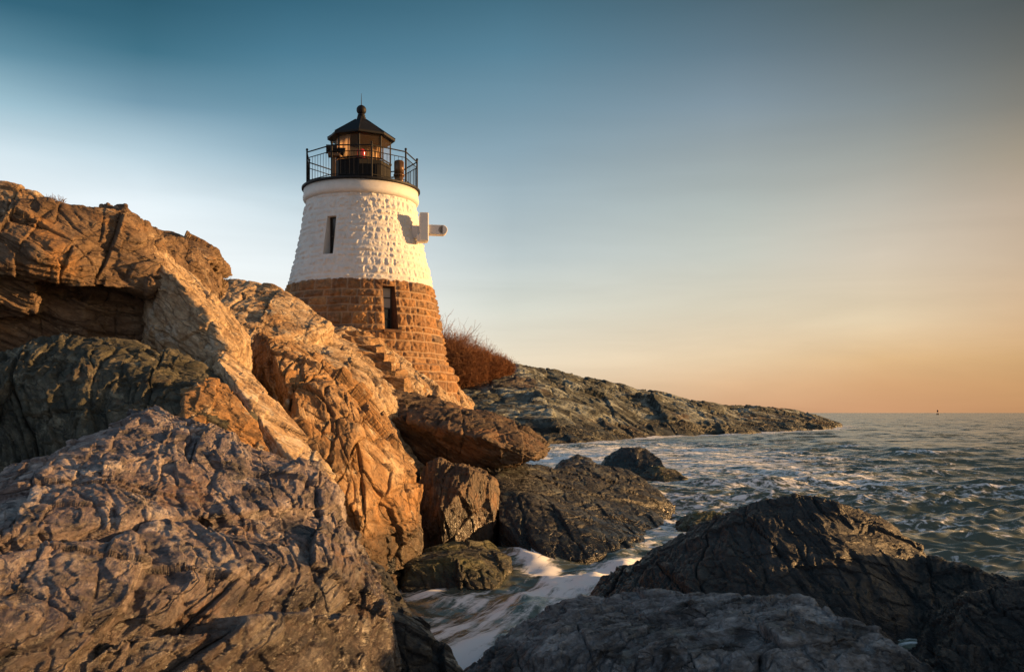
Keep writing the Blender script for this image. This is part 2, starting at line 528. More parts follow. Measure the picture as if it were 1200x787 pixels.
def rock(name, pieces, voxel, mat, label=None, cat='rock', group=None, kind=None, fol=FOL, s=1.0, amp=1.0, seed=1,
         blocks=1.0, crack=1.0, streak=1.0, smooth=1, swell=1.0, warp=1.0):
    bm = bmesh.new()
    for pts in pieces:
        vs = [bm.verts.new(p) for p in pts]
        r = bmesh.ops.convex_hull(bm, input=vs)
        junk = [g for g in r['geom_interior'] + r['geom_unused'] if isinstance(g, bmesh.types.BMVert)]
        if junk:
            bmesh.ops.delete(bm, geom=list(set(junk)), context='VERTS')
    bmesh.ops.recalc_face_normals(bm, faces=bm.faces)
    me = bpy.data.meshes.new(name)
    bm.to_mesh(me)
    bm.free()
    o = bpy.data.objects.new(name, me)
    COL.objects.link(o)
    md = o.modifiers.new('remesh', 'REMESH')
    md.mode = 'VOXEL'
    md.voxel_size = voxel
    dg = bpy.context.evaluated_depsgraph_get()
    dg.update()
    me2 = bpy.data.meshes.new_from_object(o.evaluated_get(dg))
    o.modifiers.clear()
    o.data = me2
    bpy.data.meshes.remove(me)
    me2.name = name
    n = len(me2.vertices)
    V = np.empty(n * 3, f32)
    me2.vertices.foreach_get('co', V)
    V = V.reshape(-1, 3)
    E = np.empty(len(me2.edges) * 2, np.int32)
    me2.edges.foreach_get('vertices', E)
    E = E.reshape(-1, 2)
    deg = np.bincount(E.ravel(), minlength=n).astype(f32)
    def relax(V, k):
        for _ in range(k):
            A = np.empty_like(V)
            for c in range(3):
                A[:, c] = np.bincount(E[:, 0], V[E[:, 1], c], n) + np.bincount(E[:, 1], V[E[:, 0], c], n)
            V = 0.4 * V + 0.6 * A / deg[:, None]
        return V
    V = relax(V, smooth)
    # a smoothed set of normals to push along
    me2.vertices.foreach_set('co', V.ravel())
    me2.update()
    Nn = np.empty(n * 3, f32)
    me2.vertices.foreach_get('normal', Nn)
    Nn = relax(Nn.reshape(-1, 3), 10)
    Nn /= np.linalg.norm(Nn, axis=1)[:, None] + 1e-6
    fr = frame_from(fol)
    d = np.empty(n, f32)
    def work(sl):
        d[sl] = rock_disp((V[sl] @ fr.T + seed * 3.71) / s, seed, swell, blocks, crack, streak, warp)
    list(POOL.map(work, [slice(i, i + 20000) for i in range(0, n, 20000)]))
    V = V + Nn * (d * amp * s)[:, None]
    near = np.abs(V[:, 2]) < 0.12 * max(1, s * 0.5)
    if near.any():
        shore_pts.append(V[near][:, :2].copy())
    c = np.array([V[:, 0].mean(), V[:, 1].mean(), V[:, 2].min()], f32)
    L = V - c
    me2.vertices.foreach_set('co', L.astype(f32).ravel())
    me2.polygons.foreach_set('use_smooth', np.ones(len(me2.polygons), bool))
    me2.update()
    o.location = c
    set_attr(o, 'fol', (V @ fr.T) + seed * 3.71, 'FLOAT_VECTOR')
    me2.materials.clear()
    me2.materials.append(mat)
    props(o, label, cat if kind is None else None, group, kind)
    return o

G_L = 'rocks of the sunlit cliff on the left'
G_W = 'dark rocks standing in the water'
VX = 1.2 / 939.0              # a little over one pixel at unit depth

# --- foreground mound: stacked slabs stepping down towards the stream
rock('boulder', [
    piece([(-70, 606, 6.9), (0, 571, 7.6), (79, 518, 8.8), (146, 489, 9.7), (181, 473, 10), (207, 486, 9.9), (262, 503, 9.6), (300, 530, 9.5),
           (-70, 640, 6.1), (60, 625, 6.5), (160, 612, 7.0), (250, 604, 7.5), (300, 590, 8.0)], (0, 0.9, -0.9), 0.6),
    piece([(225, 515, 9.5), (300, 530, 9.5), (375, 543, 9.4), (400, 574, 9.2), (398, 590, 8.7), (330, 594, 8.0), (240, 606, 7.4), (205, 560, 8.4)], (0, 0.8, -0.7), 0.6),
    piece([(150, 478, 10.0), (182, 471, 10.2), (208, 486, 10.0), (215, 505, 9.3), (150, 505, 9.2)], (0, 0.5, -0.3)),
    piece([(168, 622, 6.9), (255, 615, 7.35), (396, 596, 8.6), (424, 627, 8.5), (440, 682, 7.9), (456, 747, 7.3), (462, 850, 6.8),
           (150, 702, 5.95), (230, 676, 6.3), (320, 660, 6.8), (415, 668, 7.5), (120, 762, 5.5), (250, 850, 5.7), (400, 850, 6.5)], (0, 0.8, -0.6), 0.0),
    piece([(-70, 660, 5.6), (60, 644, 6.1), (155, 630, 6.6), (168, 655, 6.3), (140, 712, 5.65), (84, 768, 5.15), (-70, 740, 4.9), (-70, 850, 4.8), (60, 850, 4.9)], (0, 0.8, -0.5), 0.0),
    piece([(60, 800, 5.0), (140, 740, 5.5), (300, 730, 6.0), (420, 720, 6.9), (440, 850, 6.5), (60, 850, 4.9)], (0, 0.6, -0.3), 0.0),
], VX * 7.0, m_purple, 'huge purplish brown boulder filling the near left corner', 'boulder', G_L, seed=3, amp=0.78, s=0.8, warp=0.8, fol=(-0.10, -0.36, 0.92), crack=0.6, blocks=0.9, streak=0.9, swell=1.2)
rock('boulder', [piece([(418, 650, 10.4), (445, 668, 10.4), (470, 692, 10.2), (510, 737, 9.8), (545, 792, 9.2), (500, 850, 8.6), (440, 850, 8.6), (425, 720, 9.4), (470, 740, 9.3)], (-0.3, 0.6, -0.3), -0.4)],
     VX * 9.5, m_black, 'dark wet boulder wedged low between the purplish boulder and the stream', 'boulder', G_W, seed=5, s=0.6, amp=0.9)

# --- greenish slab behind it and its rust end
rock('rock_slab', [
    piece([(-70, 425, 12.9), (0, 414, 13.2), (69, 409, 13.5), (93, 394, 13.8), (137, 394, 14), (172, 407, 14), (233, 433, 13.8), (261, 455, 13.4), (300, 492, 12.8),
           (-70, 620, 10.8), (0, 600, 11), (80, 560, 11.3), (180, 540, 11.2), (230, 520, 11.4), (215, 480, 11.9)], (0, 1.4, -0.3), 1.0),
], VX * 12.5, m_green, 'dark greenish slab with a streaked face behind the purplish boulder', 'rock slab', G_L, seed=8, s=1.0, amp=0.9, streak=1.6)
rock('rock_slab', [
    piece([(216, 462, 12.0), (240, 450, 12.5), (266, 452, 12.7), (300, 492, 12.4), (320, 537, 11.9), (312, 565, 11.5), (235, 540, 11.3), (215, 500, 11.6)], (-0.5, 1.2, 0), 1.2),
], VX * 12, m_orange, 'rust brown block with a squarish face under the thin pale ridge', 'rock slab', G_L, seed=12, s=0.7, amp=0.8)
rock('rock_ridge', [
    piece([(254, 415, 14.6), (268, 412, 14.8), (283, 424, 14.7), (312, 462, 14.1), (353, 506, 13.2), (394, 563, 12.3), (404, 586, 12.0),
           (258, 424, 13.9), (284, 462, 13.1), (310, 500, 12.5), (350, 556, 11.8), (392, 594, 11.3)], (-0.25, 0.18, -0.15)),
    piece([(290, 480, 13.3), (318, 530, 12.7), (352, 572, 12.0), (395, 600, 11.5), (330, 500, 13.4), (380, 570, 12.4)], (-0.2, 0.2, -0.3), 1.4),
], VX * 12, m_pale, 'thin pale ridge of rock slanting down behind the purplish boulder', 'rock ridge', G_L, seed=14, s=0.6, amp=0.42, crack=.6)

# --- large fractured slab under the steps
rock('rock_slab', [
    piece([(308, 387, 19.5), (343, 406, 20.2), (380, 425, 20.4), (411, 447, 20.6), (407, 456, 17.0), (370, 452, 16.7), (334, 445, 16.6), (299, 421, 19.2), (312, 466, 18.2),
           (331, 482, 15.9), (391, 560, 15.2), (423, 615, 15.0), (416, 520, 16.0)], (-0.5, 1.6, -0.4), 0.6),
    piece([(407, 448, 19.6), (419, 450, 20.4), (463, 513, 18.7), (488, 553, 17.7), (496, 567, 17.4), (490, 598, 17.0), (471, 634, 16.4), (447, 657, 15.6), (426, 630, 15.1),
           (412, 470, 16.9), (424, 540, 15.9), (430, 600, 15.3)], (-0.6, 1.6, -0.6), -0.2),
], VX * 16, m_orange, 'big fractured slab with a rust face below the pale slope', 'rock slab', G_L, seed=23, s=1.3, amp=0.8, crack=2.0, streak=0.45, blocks=1.25, swell=0.5, warp=.6,
     fol=(0.80, -0.3, 0.5))

# --- cliff at upper left
rock('cliff_block', [
    piece([(-70, 238, 15.0), (0, 234, 15.3), (72, 244, 15.7), (137, 243, 16.2), (150, 252, 16.5), (165, 268, 16.8), (192, 303, 17.0),
           (-70, 318, 14.5), (0, 310, 14.6), (52, 302, 14.8), (103, 335, 15.2), (192, 338, 16.0)], (0.1, 3.0, 0.0)),
    piece([(-70, 312, 15.5), (195, 330, 16.8), (-70, 372, 15.2), (190, 400, 16.4), (100, 352, 15.6)], (0, 2.2, 0), 2.4),
    piece([(-70, 316, 14.9), (0, 318, 14.9), (40, 322, 15.0), (42, 372, 15.3), (-70, 378, 15.1)], (0, 1.2, 0)),
], VX * 15.5, m_brown, 'massive brown block with a deep overhang above the greenish slab', 'cliff', G_L, seed=31, s=1.25, amp=0.85)
rock('boulder', [
    piece([(-80, 206, 18.6), (0, 212, 18.8), (40, 221, 19), (74, 244, 19.2), (-80, 262, 18.0), (60, 262, 18.2)], (0, 2.5, -0.5)),
], VX * 18, m_tan, 'pale yellow boulder on top of the overhanging block', 'boulder', G_L, seed=35, s=0.8, amp=0.6)
rock('rock_slab', [
    piece([(170, 268, 20.6), (195, 270, 20.8), (220, 280, 20.8), (249, 293, 20.8), (252, 304, 20.6), (237, 310, 20.2), (190, 300, 19.8)], (-.3, 2.2, 0)),
    piece([(180, 292, 20.8), (238, 304, 20.9), (236, 316, 20.8), (253, 322, 20.9), (251, 334, 20.6), (190, 334, 20.4)], (-.3, 1.8, 0)),
], VX * 20, m_brown, 'small flat topped ledge jutting out behind the slanting slab', 'rock slab', G_L, seed=38, s=0.9, amp=0.7, streak=1.4)
rock('rock_slab', [
    piece([(162, 268, 17.6), (176, 268, 18.2), (197, 303, 18.4), (240, 332, 18.9), (268, 376, 18.2), (292, 398, 17.4),
           (178, 294, 16.2), (191, 338, 15.9), (254, 383, 15.3), (272, 414, 15.1), (186, 343, 15.8), (254, 422, 15.0), (184, 400, 15.5)], (-0.6, 0.8, -0.4), 2.2),
], VX * 16, m_tan, 'long sunlit slab slanting down from the overhang with a brown front face', 'rock slab', G_L, seed=41, s=0.85, amp=0.6)
rock('rock_slab', [
    piece([(238, 326, 27), (285, 328, 27), (319, 335, 26.7), (350, 359, 26.2), (388, 378, 25.6), (366, 398, 24.5), (346, 403, 24), (295, 400, 22.6), (250, 404, 22.4), (236, 350, 25)], (-.5, 3, .1), 2.0),
], VX * 25, m_tan, 'smooth pale tan slab in front of the foot of the lighthouse', 'rock slab', G_L, seed=44, s=1.0, amp=0.62, blocks=.8)

# --- slope under the lighthouse
slope = rock('rocky_slope', [
    piece([(360, 384, 32), (390, 383, 31), (411, 384, 30), (440, 400, 29.6), (462, 422, 29.3), (483, 435, 29.2), (513, 456, 29.6), (541, 484, 30.5),
           (366, 398, 26), (340, 404, 23.5), (411, 449, 22), (436, 468, 23.6), (470, 500, 24.5), (535, 530, 26.5)], (0.0, 9, 0.4), 0.0),
    piece([(300, 400, 22.6), (345, 405, 22.4), (411, 450, 21.6), (432, 480, 22), (470, 560, 20), (330, 440, 20.6)], (0, 4, 0), 0.0),
], VX * 25, m_tan, kind='structure', seed=47, s=1.1, amp=0.75)

# --- shore boulders
rock('boulder', [
    piece([(430, 474, 24), (447, 459, 24.6), (487, 466, 24.6), (505, 478, 24.2), (558, 489, 23.8), (604, 506, 23.4), (632, 529, 23), (626, 540, 22.9), (594, 545, 22.9),
           (551, 547, 23.2), (494, 548, 23.8), (462, 524, 24), (433, 492, 23.9), (480, 494, 23.1), (570, 515, 22.5)], (.4, 2.4, 0)),
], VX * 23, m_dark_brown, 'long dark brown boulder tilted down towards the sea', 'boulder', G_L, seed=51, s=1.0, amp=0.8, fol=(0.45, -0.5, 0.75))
rock('boulder', [
    piece([(481, 636, 20), (488, 592, 20.3), (493, 563, 20.6), (501, 543, 20.8), (512, 537, 20.9), (533, 553, 20.6), (558, 551, 20.6), (572, 560, 20.8), (579, 580, 20.8), (576, 620, 20.5), (573, 638, 20.3),
           (520, 600, 19.6), (540, 640, 19.7)], (.2, 1.3, -.1), -0.4),
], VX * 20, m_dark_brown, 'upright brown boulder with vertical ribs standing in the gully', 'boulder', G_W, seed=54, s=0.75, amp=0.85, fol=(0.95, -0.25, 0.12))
rock('boulder', [
    piece([(465, 657, 16.8), (487, 650, 17.6), (530, 636, 18.6), (545, 640, 18.2), (540, 690, 16), (473, 690, 16), (545, 657, 16.6), (480, 664, 16.4)], (0, .4, -.1), -0.5),
    piece([(533, 636, 18.5), (572, 636, 18.7), (597, 653, 18), (595, 668, 17.3), (580, 688, 16.3), (548, 691, 16), (545, 660, 16.6)], (0, .4, -.1), -0.5),
], VX * 17, m_moss, 'low flat boulder with a mossy olive end in the stream', 'boulder', G_W, seed=57, s=0.6, amp=0.75, blocks=.8)
rock('boulder', [piece([(456, 545, 20.4), (470, 541, 20.8), (484, 552, 20.8), (488, 572, 20.4), (478, 585, 20), (458, 580, 20)], (0, .8, 0), 1.0)],
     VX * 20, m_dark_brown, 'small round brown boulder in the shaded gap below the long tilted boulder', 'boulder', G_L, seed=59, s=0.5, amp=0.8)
rock('boulder', [piece([(440, 590, 20.4), (462, 580, 21), (488, 590, 21), (492, 640, 20), (440, 640, 19)], (0, 1.5, .2), -.3)],
     VX * 20, m_black, 'black rubble rock at the back of the shaded gap', 'boulder', G_W, seed=60, s=0.45, amp=1.2)
rock('boulder', [piece([(432, 641, 16.4), (448, 632, 16.9), (462, 645, 16.6), (461, 659, 16.1), (434, 660, 15.9)], (0, .6, 0), -.3)],
     VX * 16.5, m_black, 'little black rock at the stream edge beside the rust slab', 'boulder', G_W, seed=61, s=0.4, amp=0.9)
rock('rock_slab', [
    piece([(579, 557, 22.8), (594, 547, 24.4), (629, 545, 26), (666, 555, 27), (700, 561, 27.5), (771, 577, 28), (792, 592, 28), (782, 606, 26), (749, 640, 21), (688, 656, 19.3), (639, 656, 19.2),
           (611, 642, 19.6), (584, 608, 20.5), (620, 592, 21.3), (700, 617, 21.3)], (0, 1, -.3), -0.6),
    piece([(632, 552, 25.5), (664, 546, 27.5), (700, 542, 28), (738, 551, 28.4), (771, 574, 27.5), (787, 590, 27), (760, 588, 25.5), (700, 581, 24.6), (650, 568, 24.5)], (0, 1, -.2), 0.0),
], VX * 22, m_rib, 'broad dark slab with slanting ribs left of the white surge', 'rock slab', G_W, seed=64, s=1.0, amp=0.55, streak=1.8, blocks=0.8, swell=.5, fol=(0.42, -0.25, 0.75))
rock('boulder', [piece([(648, 554, 40), (660, 541, 41), (678, 533, 42), (694, 537, 42), (706, 552, 40)], (0, 1.6, -.1), -.6)],
     VX * 40, m_grey, 'small rounded rock with an orange lit top beyond the broad slab', 'boulder', G_W, seed=66, s=0.7, amp=0.7)
rock('boulder', [piece([(704, 552, 44), (711, 538, 45), (735, 525, 46), (758, 527, 46), (775, 538, 45), (782, 554, 43.5), (740, 560, 42.5)], (0, 1.8, -.1), -.6)],
     VX * 42, m_black, 'humped black rock in the surf beyond the broad slab', 'boulder', G_W, seed=67, s=0.8, amp=0.7)
rock('boulder', [piece([(748, 557, 42.4), (770, 546, 43), (792, 551, 43), (806, 561, 42), (780, 564, 41)], (0, 1, -.1), -.6)],
     VX * 42, m_moss, 'low olive rock awash at the right foot of the humped black rock', 'boulder', G_W, seed=68, s=0.6, amp=0.7)

rock('boulder', [piece([(520, 545, 26), (560, 540, 26.5), (598, 545, 26.5), (645, 551, 26.5), (645, 590, 26), (606, 600, 25.5), (520, 610, 25)], (0, 1.2, .0), -.4)],
     VX * 25, m_black, 'black boulder added to darken the slot between the upright boulder and the broad slab', 'boulder', G_W, seed=69, s=0.7, amp=0.8)  # added behind the gap so no bright water shows through

rock('boulder', [piece([(796, 618, 23.2), (812, 603, 24), (838, 599, 24.2), (858, 606, 23.6), (866, 630, 22.4), (830, 640, 21.4), (800, 640, 21.6)], (0, 1, -.1), -.5)],
     VX * 23, m_moss, 'low olive rock awash between the broad slab and the peaked black rock', 'boulder', G_W, seed=92, s=0.6, amp=0.7)

# --- right foreground rocks
rock('boulder', [
    piece([(691, 702, 14.4), (710, 679, 15), (771, 641, 15.6), (815, 613, 15.8), (870, 590, 15.6), (903, 580, 15.5), (947, 578, 15.5), (980, 589, 15.2), (1035, 613, 15), (1079, 641, 14.8), (1090, 663, 14.6),
           (1100, 700, 14.2), (700, 707, 13.7), (800, 700, 12.9), (900, 710, 12.5), (1000, 735, 12.2), (1060, 760, 12.2)], (.3, 1.3, -1.1), -0.6),
    piece([(1040, 640, 14.9), (1085, 655, 14.8), (1150, 674, 14.2), (1215, 690, 13.4), (1060, 760, 12.2), (1180, 780, 11.8), (1215, 780, 11.6)], (.3, 1, -.8), -0.6),
], VX * 13.5, m_black, 'large black rock with a peaked back at the right of the gully', 'boulder', G_W, seed=71, s=1.0, amp=0.72, streak=1.7, blocks=0.6, swell=.6, fol=(0.36, -0.30, 0.80))
rock('boulder', [
    piece([(538, 792, 10.6), (570, 762, 11), (600, 739, 11.4), (650, 711, 12), (700, 699, 12.3), (749, 692, 12.4), (848, 695, 12), (936, 699, 11.6), (1007, 732, 10.8), (1068, 767, 10.2), (1097, 792, 9.8),
           (540, 850, 9.6), (700, 850, 9), (900, 850, 8.8), (1090, 850, 9), (620, 772, 10.1), (760, 762, 9.9), (900, 764, 9.7)], (0, .8, -.9), -0.6),
], VX * 10.5, m_wrinkle, 'long low grey rock with wrinkled bands at the bottom edge', 'boulder', G_W, seed=74, s=0.62, amp=0.9, streak=1.6, blocks=0.9, crack=1.3, swell=1.4, fol=(0.25, -0.5, 0.80))
rock('boulder', [
    piece([(1098, 792, 10.2), (1103, 770, 10.5), (1125, 723, 11.2), (1136, 692, 11.8), (1165, 682, 12), (1240, 674, 12), (1110, 850, 9.5), (1240, 850, 9.5)], (0, 1, -.5), -0.6),
    [(6.8, 11.6, 0.6), (7.4, 9.2, 1.0), (6.2, 8.0, 0.2), (8.0, 10.6, 2.3), (8.6, 8.6, 2.4), (9.6, 11.6, 2.2), (11, 9, 2.0), (7.2, 12.4, 0.9), (6.4, 8, -.6), (6.6, 12.4, -.6), (11.5, 12.6, -.6), (11.5, 7.6, -.6), (8.6, 12.6, 1.4), (8.6, 7.6, 1.6)],  # unseen rise past the right edge, added to shade the grey rock
    [(9.2, 11.8, 2.0), (9.0, 13.6, 1.7), (9.4, 14.8, 1.2), (11.5, 12, 2.1), (11.5, 15, 1.2), (8.6, 12, -.6), (8.7, 15, -.6), (12.5, 12, -.6), (12.5, 15.5, -.6)],  # unseen extension further back, added to shade the peaked rock's front
], VX * 11, m_black, 'black rock cut off by the right edge beside the grey rock, its unseen rise added for shade', 'boulder', G_W, seed=77, s=0.8, amp=0.8)

# --- the cliff carries on to the left, out of the photograph
rock('shore_cliff', [[(-8.9, 15.6, 5.2), (-9.5, 19, 6.6), (-12, 15, 5.6), (-15, 18, 6.4), (-20, 22, 5), (-12, 25, 6.2), (-9.4, 12.4, 3.4), (-14, 11, 3.0), (-19, 14, 3.0), (-9.6, 24, 5.0),
                      (-9.0, 12, -.5), (-14, 9.5, -.5), (-22, 12, -.5), (-22, 26, -.5), (-9, 26, -.5)]], 0.06, m_brown, kind='structure', seed=95, s=1.4)

# --- headland
rock('headland', [
    piece([(330, 440, 112), (450, 434, 120), (540, 447, 121), (578, 434, 126), (605, 427, 130), (632, 431, 132), (666, 438, 135), (712, 450, 140), (747, 465, 145),
           (450, 520, 92), (600, 520, 92), (632, 518, 93), (670, 521, 91), (705, 517, 100), (732, 512, 112), (790, 510, 124), (640, 480, 108)], (0, 60, -4), -2.0),
    piece([(712, 450, 140), (801, 473, 165), (831, 475, 175), (866, 481, 185), (732, 513, 114), (808, 511, 122), (877, 508, 132), (904, 507, 145), (790, 490, 135)], (0, 50, -3), -2.0),
    piece([(831, 477, 178), (866, 481, 182), (896, 477, 190), (931, 481, 200), (954, 489, 205), (980, 496.5, 212), (877, 508, 136), (904, 506, 148), (973, 502, 172), (987, 498, 212)], (0, 25, -1), -2.0),
], VX * 128, m_head, kind='structure', seed=81, s=7.0, amp=0.6, blocks=1.1, swell=.8, fol=(0.30, -0.5, 0.8))

# ------------------------------------------------------------------ lighthouse
def lin3(r, g, b):
    return lin((r, g, b))
TD = 33.0
TX, TY = (423.5 - 600) / F * TD, TD
tl_ = math.hypot(TX, TY)
rgt = np.array([TY / tl_, -TX / tl_, 0.0])          # to the right as seen from the shore path
frt = np.array([-TX / tl_, -TY / tl_, 0.0])         # towards the shore path
tower = bpy.data.objects.new('lighthouse', None)
COL.objects.link(tower)
TZ = 3.0
tower.location = (TX, TY, TZ)
props(tower, 'stone lighthouse, white above and brown below, with a black railed lantern on top', 'lighthouse')

def tp(a, r, z):
    """tower-local point at bearing a (radians, 0 = towards the shore path, + = right), radius r, height z"""
    v = rgt * (r * math.sin(a)) + frt * (r * math.cos(a))
    return (v[0], v[1], z)

prof_z = np.array([-1.2, 0.46, 1.27, 1.31, 1.40, 1.60, 1.66, 1.97, 2.53, 3.37, 4.4, 5.8, 7.0, 7.34])
prof_r = np.array([3.37, 3.36, 3.34, 3.27, 3.23, 3.19, 3.00, 2.93, 2.84, 2.71, 2.49, 2.15, 1.935, 1.885])
def rad(z):
    return np.interp(z, prof_z, prof_r)

def stone_wall(name, z0, z1, m, courses, bw, seed, bulge, rough, holes, na=620, dz=0.026):
    rs = np.random.RandomState(seed)
    cz = [z0]
    while cz[-1] < z1 - courses[0] * 0.7:
        cz.append(cz[-1] + rs.uniform(*courses))
    cz[-1] = z1
    cz = np.array(cz)
    A = list(np.linspace(-math.pi, math.pi, na, endpoint=False))
    Z = list(np.arange(z0, z1, dz)) + [z1]
    for h in holes:
        A += [h[0], h[1]]
        Z += [h[2], h[3]]
    A = np.unique(np.round(A, 5))
    Z = np.unique(np.round(Z, 4))
    aa, zz = np.meshgrid(A, Z)
    aa, zz = aa.ravel(), zz.ravel()
    ci = np.clip(np.searchsorted(cz, zz, side='right') - 1, 0, len(cz) - 2)
    wob = 0.035 * perlin(np.stack([aa * 6, zz * 3, zz * 0], 1), seed)
    dh = np.minimum(zz + wob - cz[ci], cz[ci + 1] - zz - wob)
    rr = rad(zz)
    db = np.full(len(aa), 9.0)
    blk = np.zeros(len(aa))
    for c in range(len(cz) - 1):
        s = ci == c
        edges = [0.0]
        circ = 2 * math.pi * rad(cz[c])
        while edges[-1] < circ:
            edges.append(edges[-1] + rs.uniform(*bw))
        e = np.array(edges) / edges[-1] * 2 * math.pi
        val = rs.rand(len(e))
        t = (aa[s] + math.pi) + 0.014 * perlin(np.stack([aa[s] * 3, zz[s] * 7, zz[s] * 0], 1), seed + 5)
        k = np.clip(np.searchsorted(e, t, side='right') - 1, 0, len(e) - 2)
        db[s] = np.minimum(t - e[k], e[k + 1] - t) * rr[s]
        blk[s] = val[k]
    dm = np.minimum(dh, db)
    p3 = np.stack([np.sin(aa) * rr, np.cos(aa) * rr, zz], 1)
    face = sstep(0.0, 0.075, dm)
    nz = fbm(p3 * 5.0 + blk[:, None] * 40, 4, 0.6, seed + 1)
    f1, f2, rid, tlt = worley(p3 * np.array([6, 6, 7.0]) + blk[:, None] * 13, seed + 2)
    out = face * (bulge * (0.55 + 0.9 * blk) + rough * nz + rough * 1.5 * tlt)
    fade = np.ones(len(aa))
    for h in holes:
        dx = np.maximum(np.maximum(h[0] - aa, aa - h[1]), 0) * rr
        dz_ = np.maximum(np.maximum(h[2] - zz, zz - h[3]), 0)
        fade = np.minimum(fade, sstep(0.01, 0.10, np.hypot(dx, dz_)))
    rr = rr + out * fade
    V = (rgt[None] * (rr * np.sin(aa))[:, None] + frt[None] * (rr * np.cos(aa))[:, None])
    V[:, 2] = zz
    nr, nc = len(Z), len(A)
    mask = np.ones((nr - 1, nc), bool)
    A2 = np.append(A, A[0] + 2 * math.pi)
    ac = (A2[:-1] + A2[1:]) / 2
    zc = (Z[:-1] + Z[1:]) / 2
    for h in holes:
        mask &= ~((ac[None] > h[0]) & (ac[None] < h[1]) & (zc[:, None] > h[2]) & (zc[:, None] < h[3]))
    o = grid_mesh(name, V, nr, nc, m, wrap=True, mask=mask)
    o.parent = tower
    set_attr(o, 'mortar', 1 - sstep(0.008, 0.03, dm))
    set_attr(o, 'blk', blk)
    return o

# white paint over rough stone
M = Mat('white_painted_stone')
g = M.n('ShaderNodeTexCoord').outputs['Object']
f = M.noise(g, 2.2, 8, 0.7)
f2 = M.noise(g, 1.3, 6, 0.65, 0.3, (3, 3, 0.35))
c = M.ramp(f, [(0.3, (0.58, 0.56, 0.53)), (0.6, (0.70, 0.68, 0.645)), (0.8, (0.75, 0.735, 0.70))])
c = M.mix(M.rng(f2, 0.60, 0.80, 0, 0.45), c, (0.50, 0.44, 0.36, 1))
c = M.mix(M.math('MULTIPLY', M.attr('mortar'), 0.22), c, (0.62, 0.60, 0.57, 1))
c = M.mix(M.math('MULTIPLY', M.attr('blk'), 0.12), c, (0.62, 0.58, 0.52, 1))
M.l(c, M.b.inputs['Base Color'])
M.b.inputs['Roughness'].default_value = 0.7
M.l(M.bump(M.noise(g, 22, 6, 0.7), 0.02, 0.7), M.b.inputs['Normal'])
m_white = M.m
M = Mat('brown_granite')
g = M.n('ShaderNodeTexCoord').outputs['Object']
f = M.noise(g, 7, 8, 0.72)
base = M.ramp(M.attr('blk'), [(0.0, (0.11, 0.052, 0.024)), (0.35, (0.27, 0.135, 0.05)), (0.65, (0.16, 0.085, 0.038)), (0.85, (0.36, 0.19, 0.07)), (1.0, (0.13, 0.085, 0.058))])
sc = M.n('ShaderNodeVectorMath', operation='SCALE')
M.l(base, sc.inputs[0])
M.l(M.rng(f, 0.25, 0.75, 0.5, 1.6), sc.inputs[3])
c = M.mix(M.math('MULTIPLY', M.attr('mortar'), 0.7), sc.outputs[0], (0.34, 0.25, 0.17, 1))
zz_ = M.n('ShaderNodeSeparateXYZ')
M.l(g, zz_.inputs[0])
edge_ = M.math('ADD', zz_.outputs[2], M.math('MULTIPLY_ADD', M.noise(g, 5, 5, 0.7), 0.30, -0.17))
c = M.mix(M.rng(edge_, 4.34, 4.37), c, (0.62, 0.60, 0.57, 1))
st_ = M.noise(g, 1.1, 6, 0.65, 0.3, (3, 3, 0.4))
c = M.mix(M.rng(st_, 0.55, 0.75, 0, 0.5), c, (0.07, 0.04, 0.022, 1))
M.l(c, M.b.inputs['Base Color'])
M.b.inputs['Roughness'].default_value = 0.8
M.l(M.bump(M.noise(g, 26, 6, 0.7), 0.02, 0.7), M.b.inputs['Normal'])
m_granite = M.m
m_cornice = plain('painted_cornice', (0.66, 0.63, 0.585), 0.6, var=0.07, bump=0.01)
m_iron = plain('black_painted_iron', (0.008, 0.008, 0.009), 0.6, spec=0.25, var=0.3)
m_ironw = plain('dark_worn_iron', (0.010, 0.009, 0.009), 0.7, spec=0.2, var=0.4)
m_frame = plain('dark_window_frame', (0.035, 0.028, 0.022), 0.5)
M = Mat('tan_drape')
M.t.nodes.remove(M.b)
df = M.n('ShaderNodeBsdfDiffuse')
df.inputs[0].default_value = (0.70, 0.50, 0.32, 1)
tr = M.n('ShaderNodeBsdfTranslucent')
tr.inputs[0].default_value = (0.86, 0.68, 0.46, 1)
mx = M.n('ShaderNodeMixShader')
mx.inputs[0].default_value = 0.6
M.l(df.outputs[0], mx.inputs[1])
M.l(tr.outputs[0], mx.inputs[2])
M.l(mx.outputs[0], M.t.nodes['Material Output'].inputs[0])
m_drape = M.m
m_red = plain('red_lens', (0.55, 0.03, 0.07), 0.15)
m_brass = plain('brown_bronze', (0.14, 0.075, 0.035), 0.4, metal=0.3)
M = Mat('window_glass')
M.b.inputs['Base Color'].default_value = (0.02, 0.022, 0.025, 1)
M.b.inputs['Roughness'].default_value = 0.06
M.l(M.bump(M.noise(M.n('ShaderNodeTexCoord').outputs['Object'], 2.0, 2, 0.5), 0.01, 0.3), M.b.inputs['Normal'])
m_dglass = M.m
M = Mat('lantern_glass')
M.b.inputs['Base Color'].default_value = (0.25, 0.17, 0.10, 1)
M.b.inputs['Roughness'].default_value = 0.03
M.b.inputs['Alpha'].default_value = 0.07
m_glass = M.m

HW = (R(-33.3), R(-23.8), 5.22, 6.52)         # slit window in the white wall
HB = (R(15.6), R(25.2), 2.72, 4.16)           # window in the brown wall
stone_wall('stone_base', -1.2, 4.4, m_granite, (0.16, 0.44), (0.20, 0.85), 5, 0.05, 0.06, [HB])
stone_wall('painted_wall', 4.4, 7.34, m_white, (0.15, 0.42), (0.20, 0.80), 9, 0.028, 0.047, [HW])

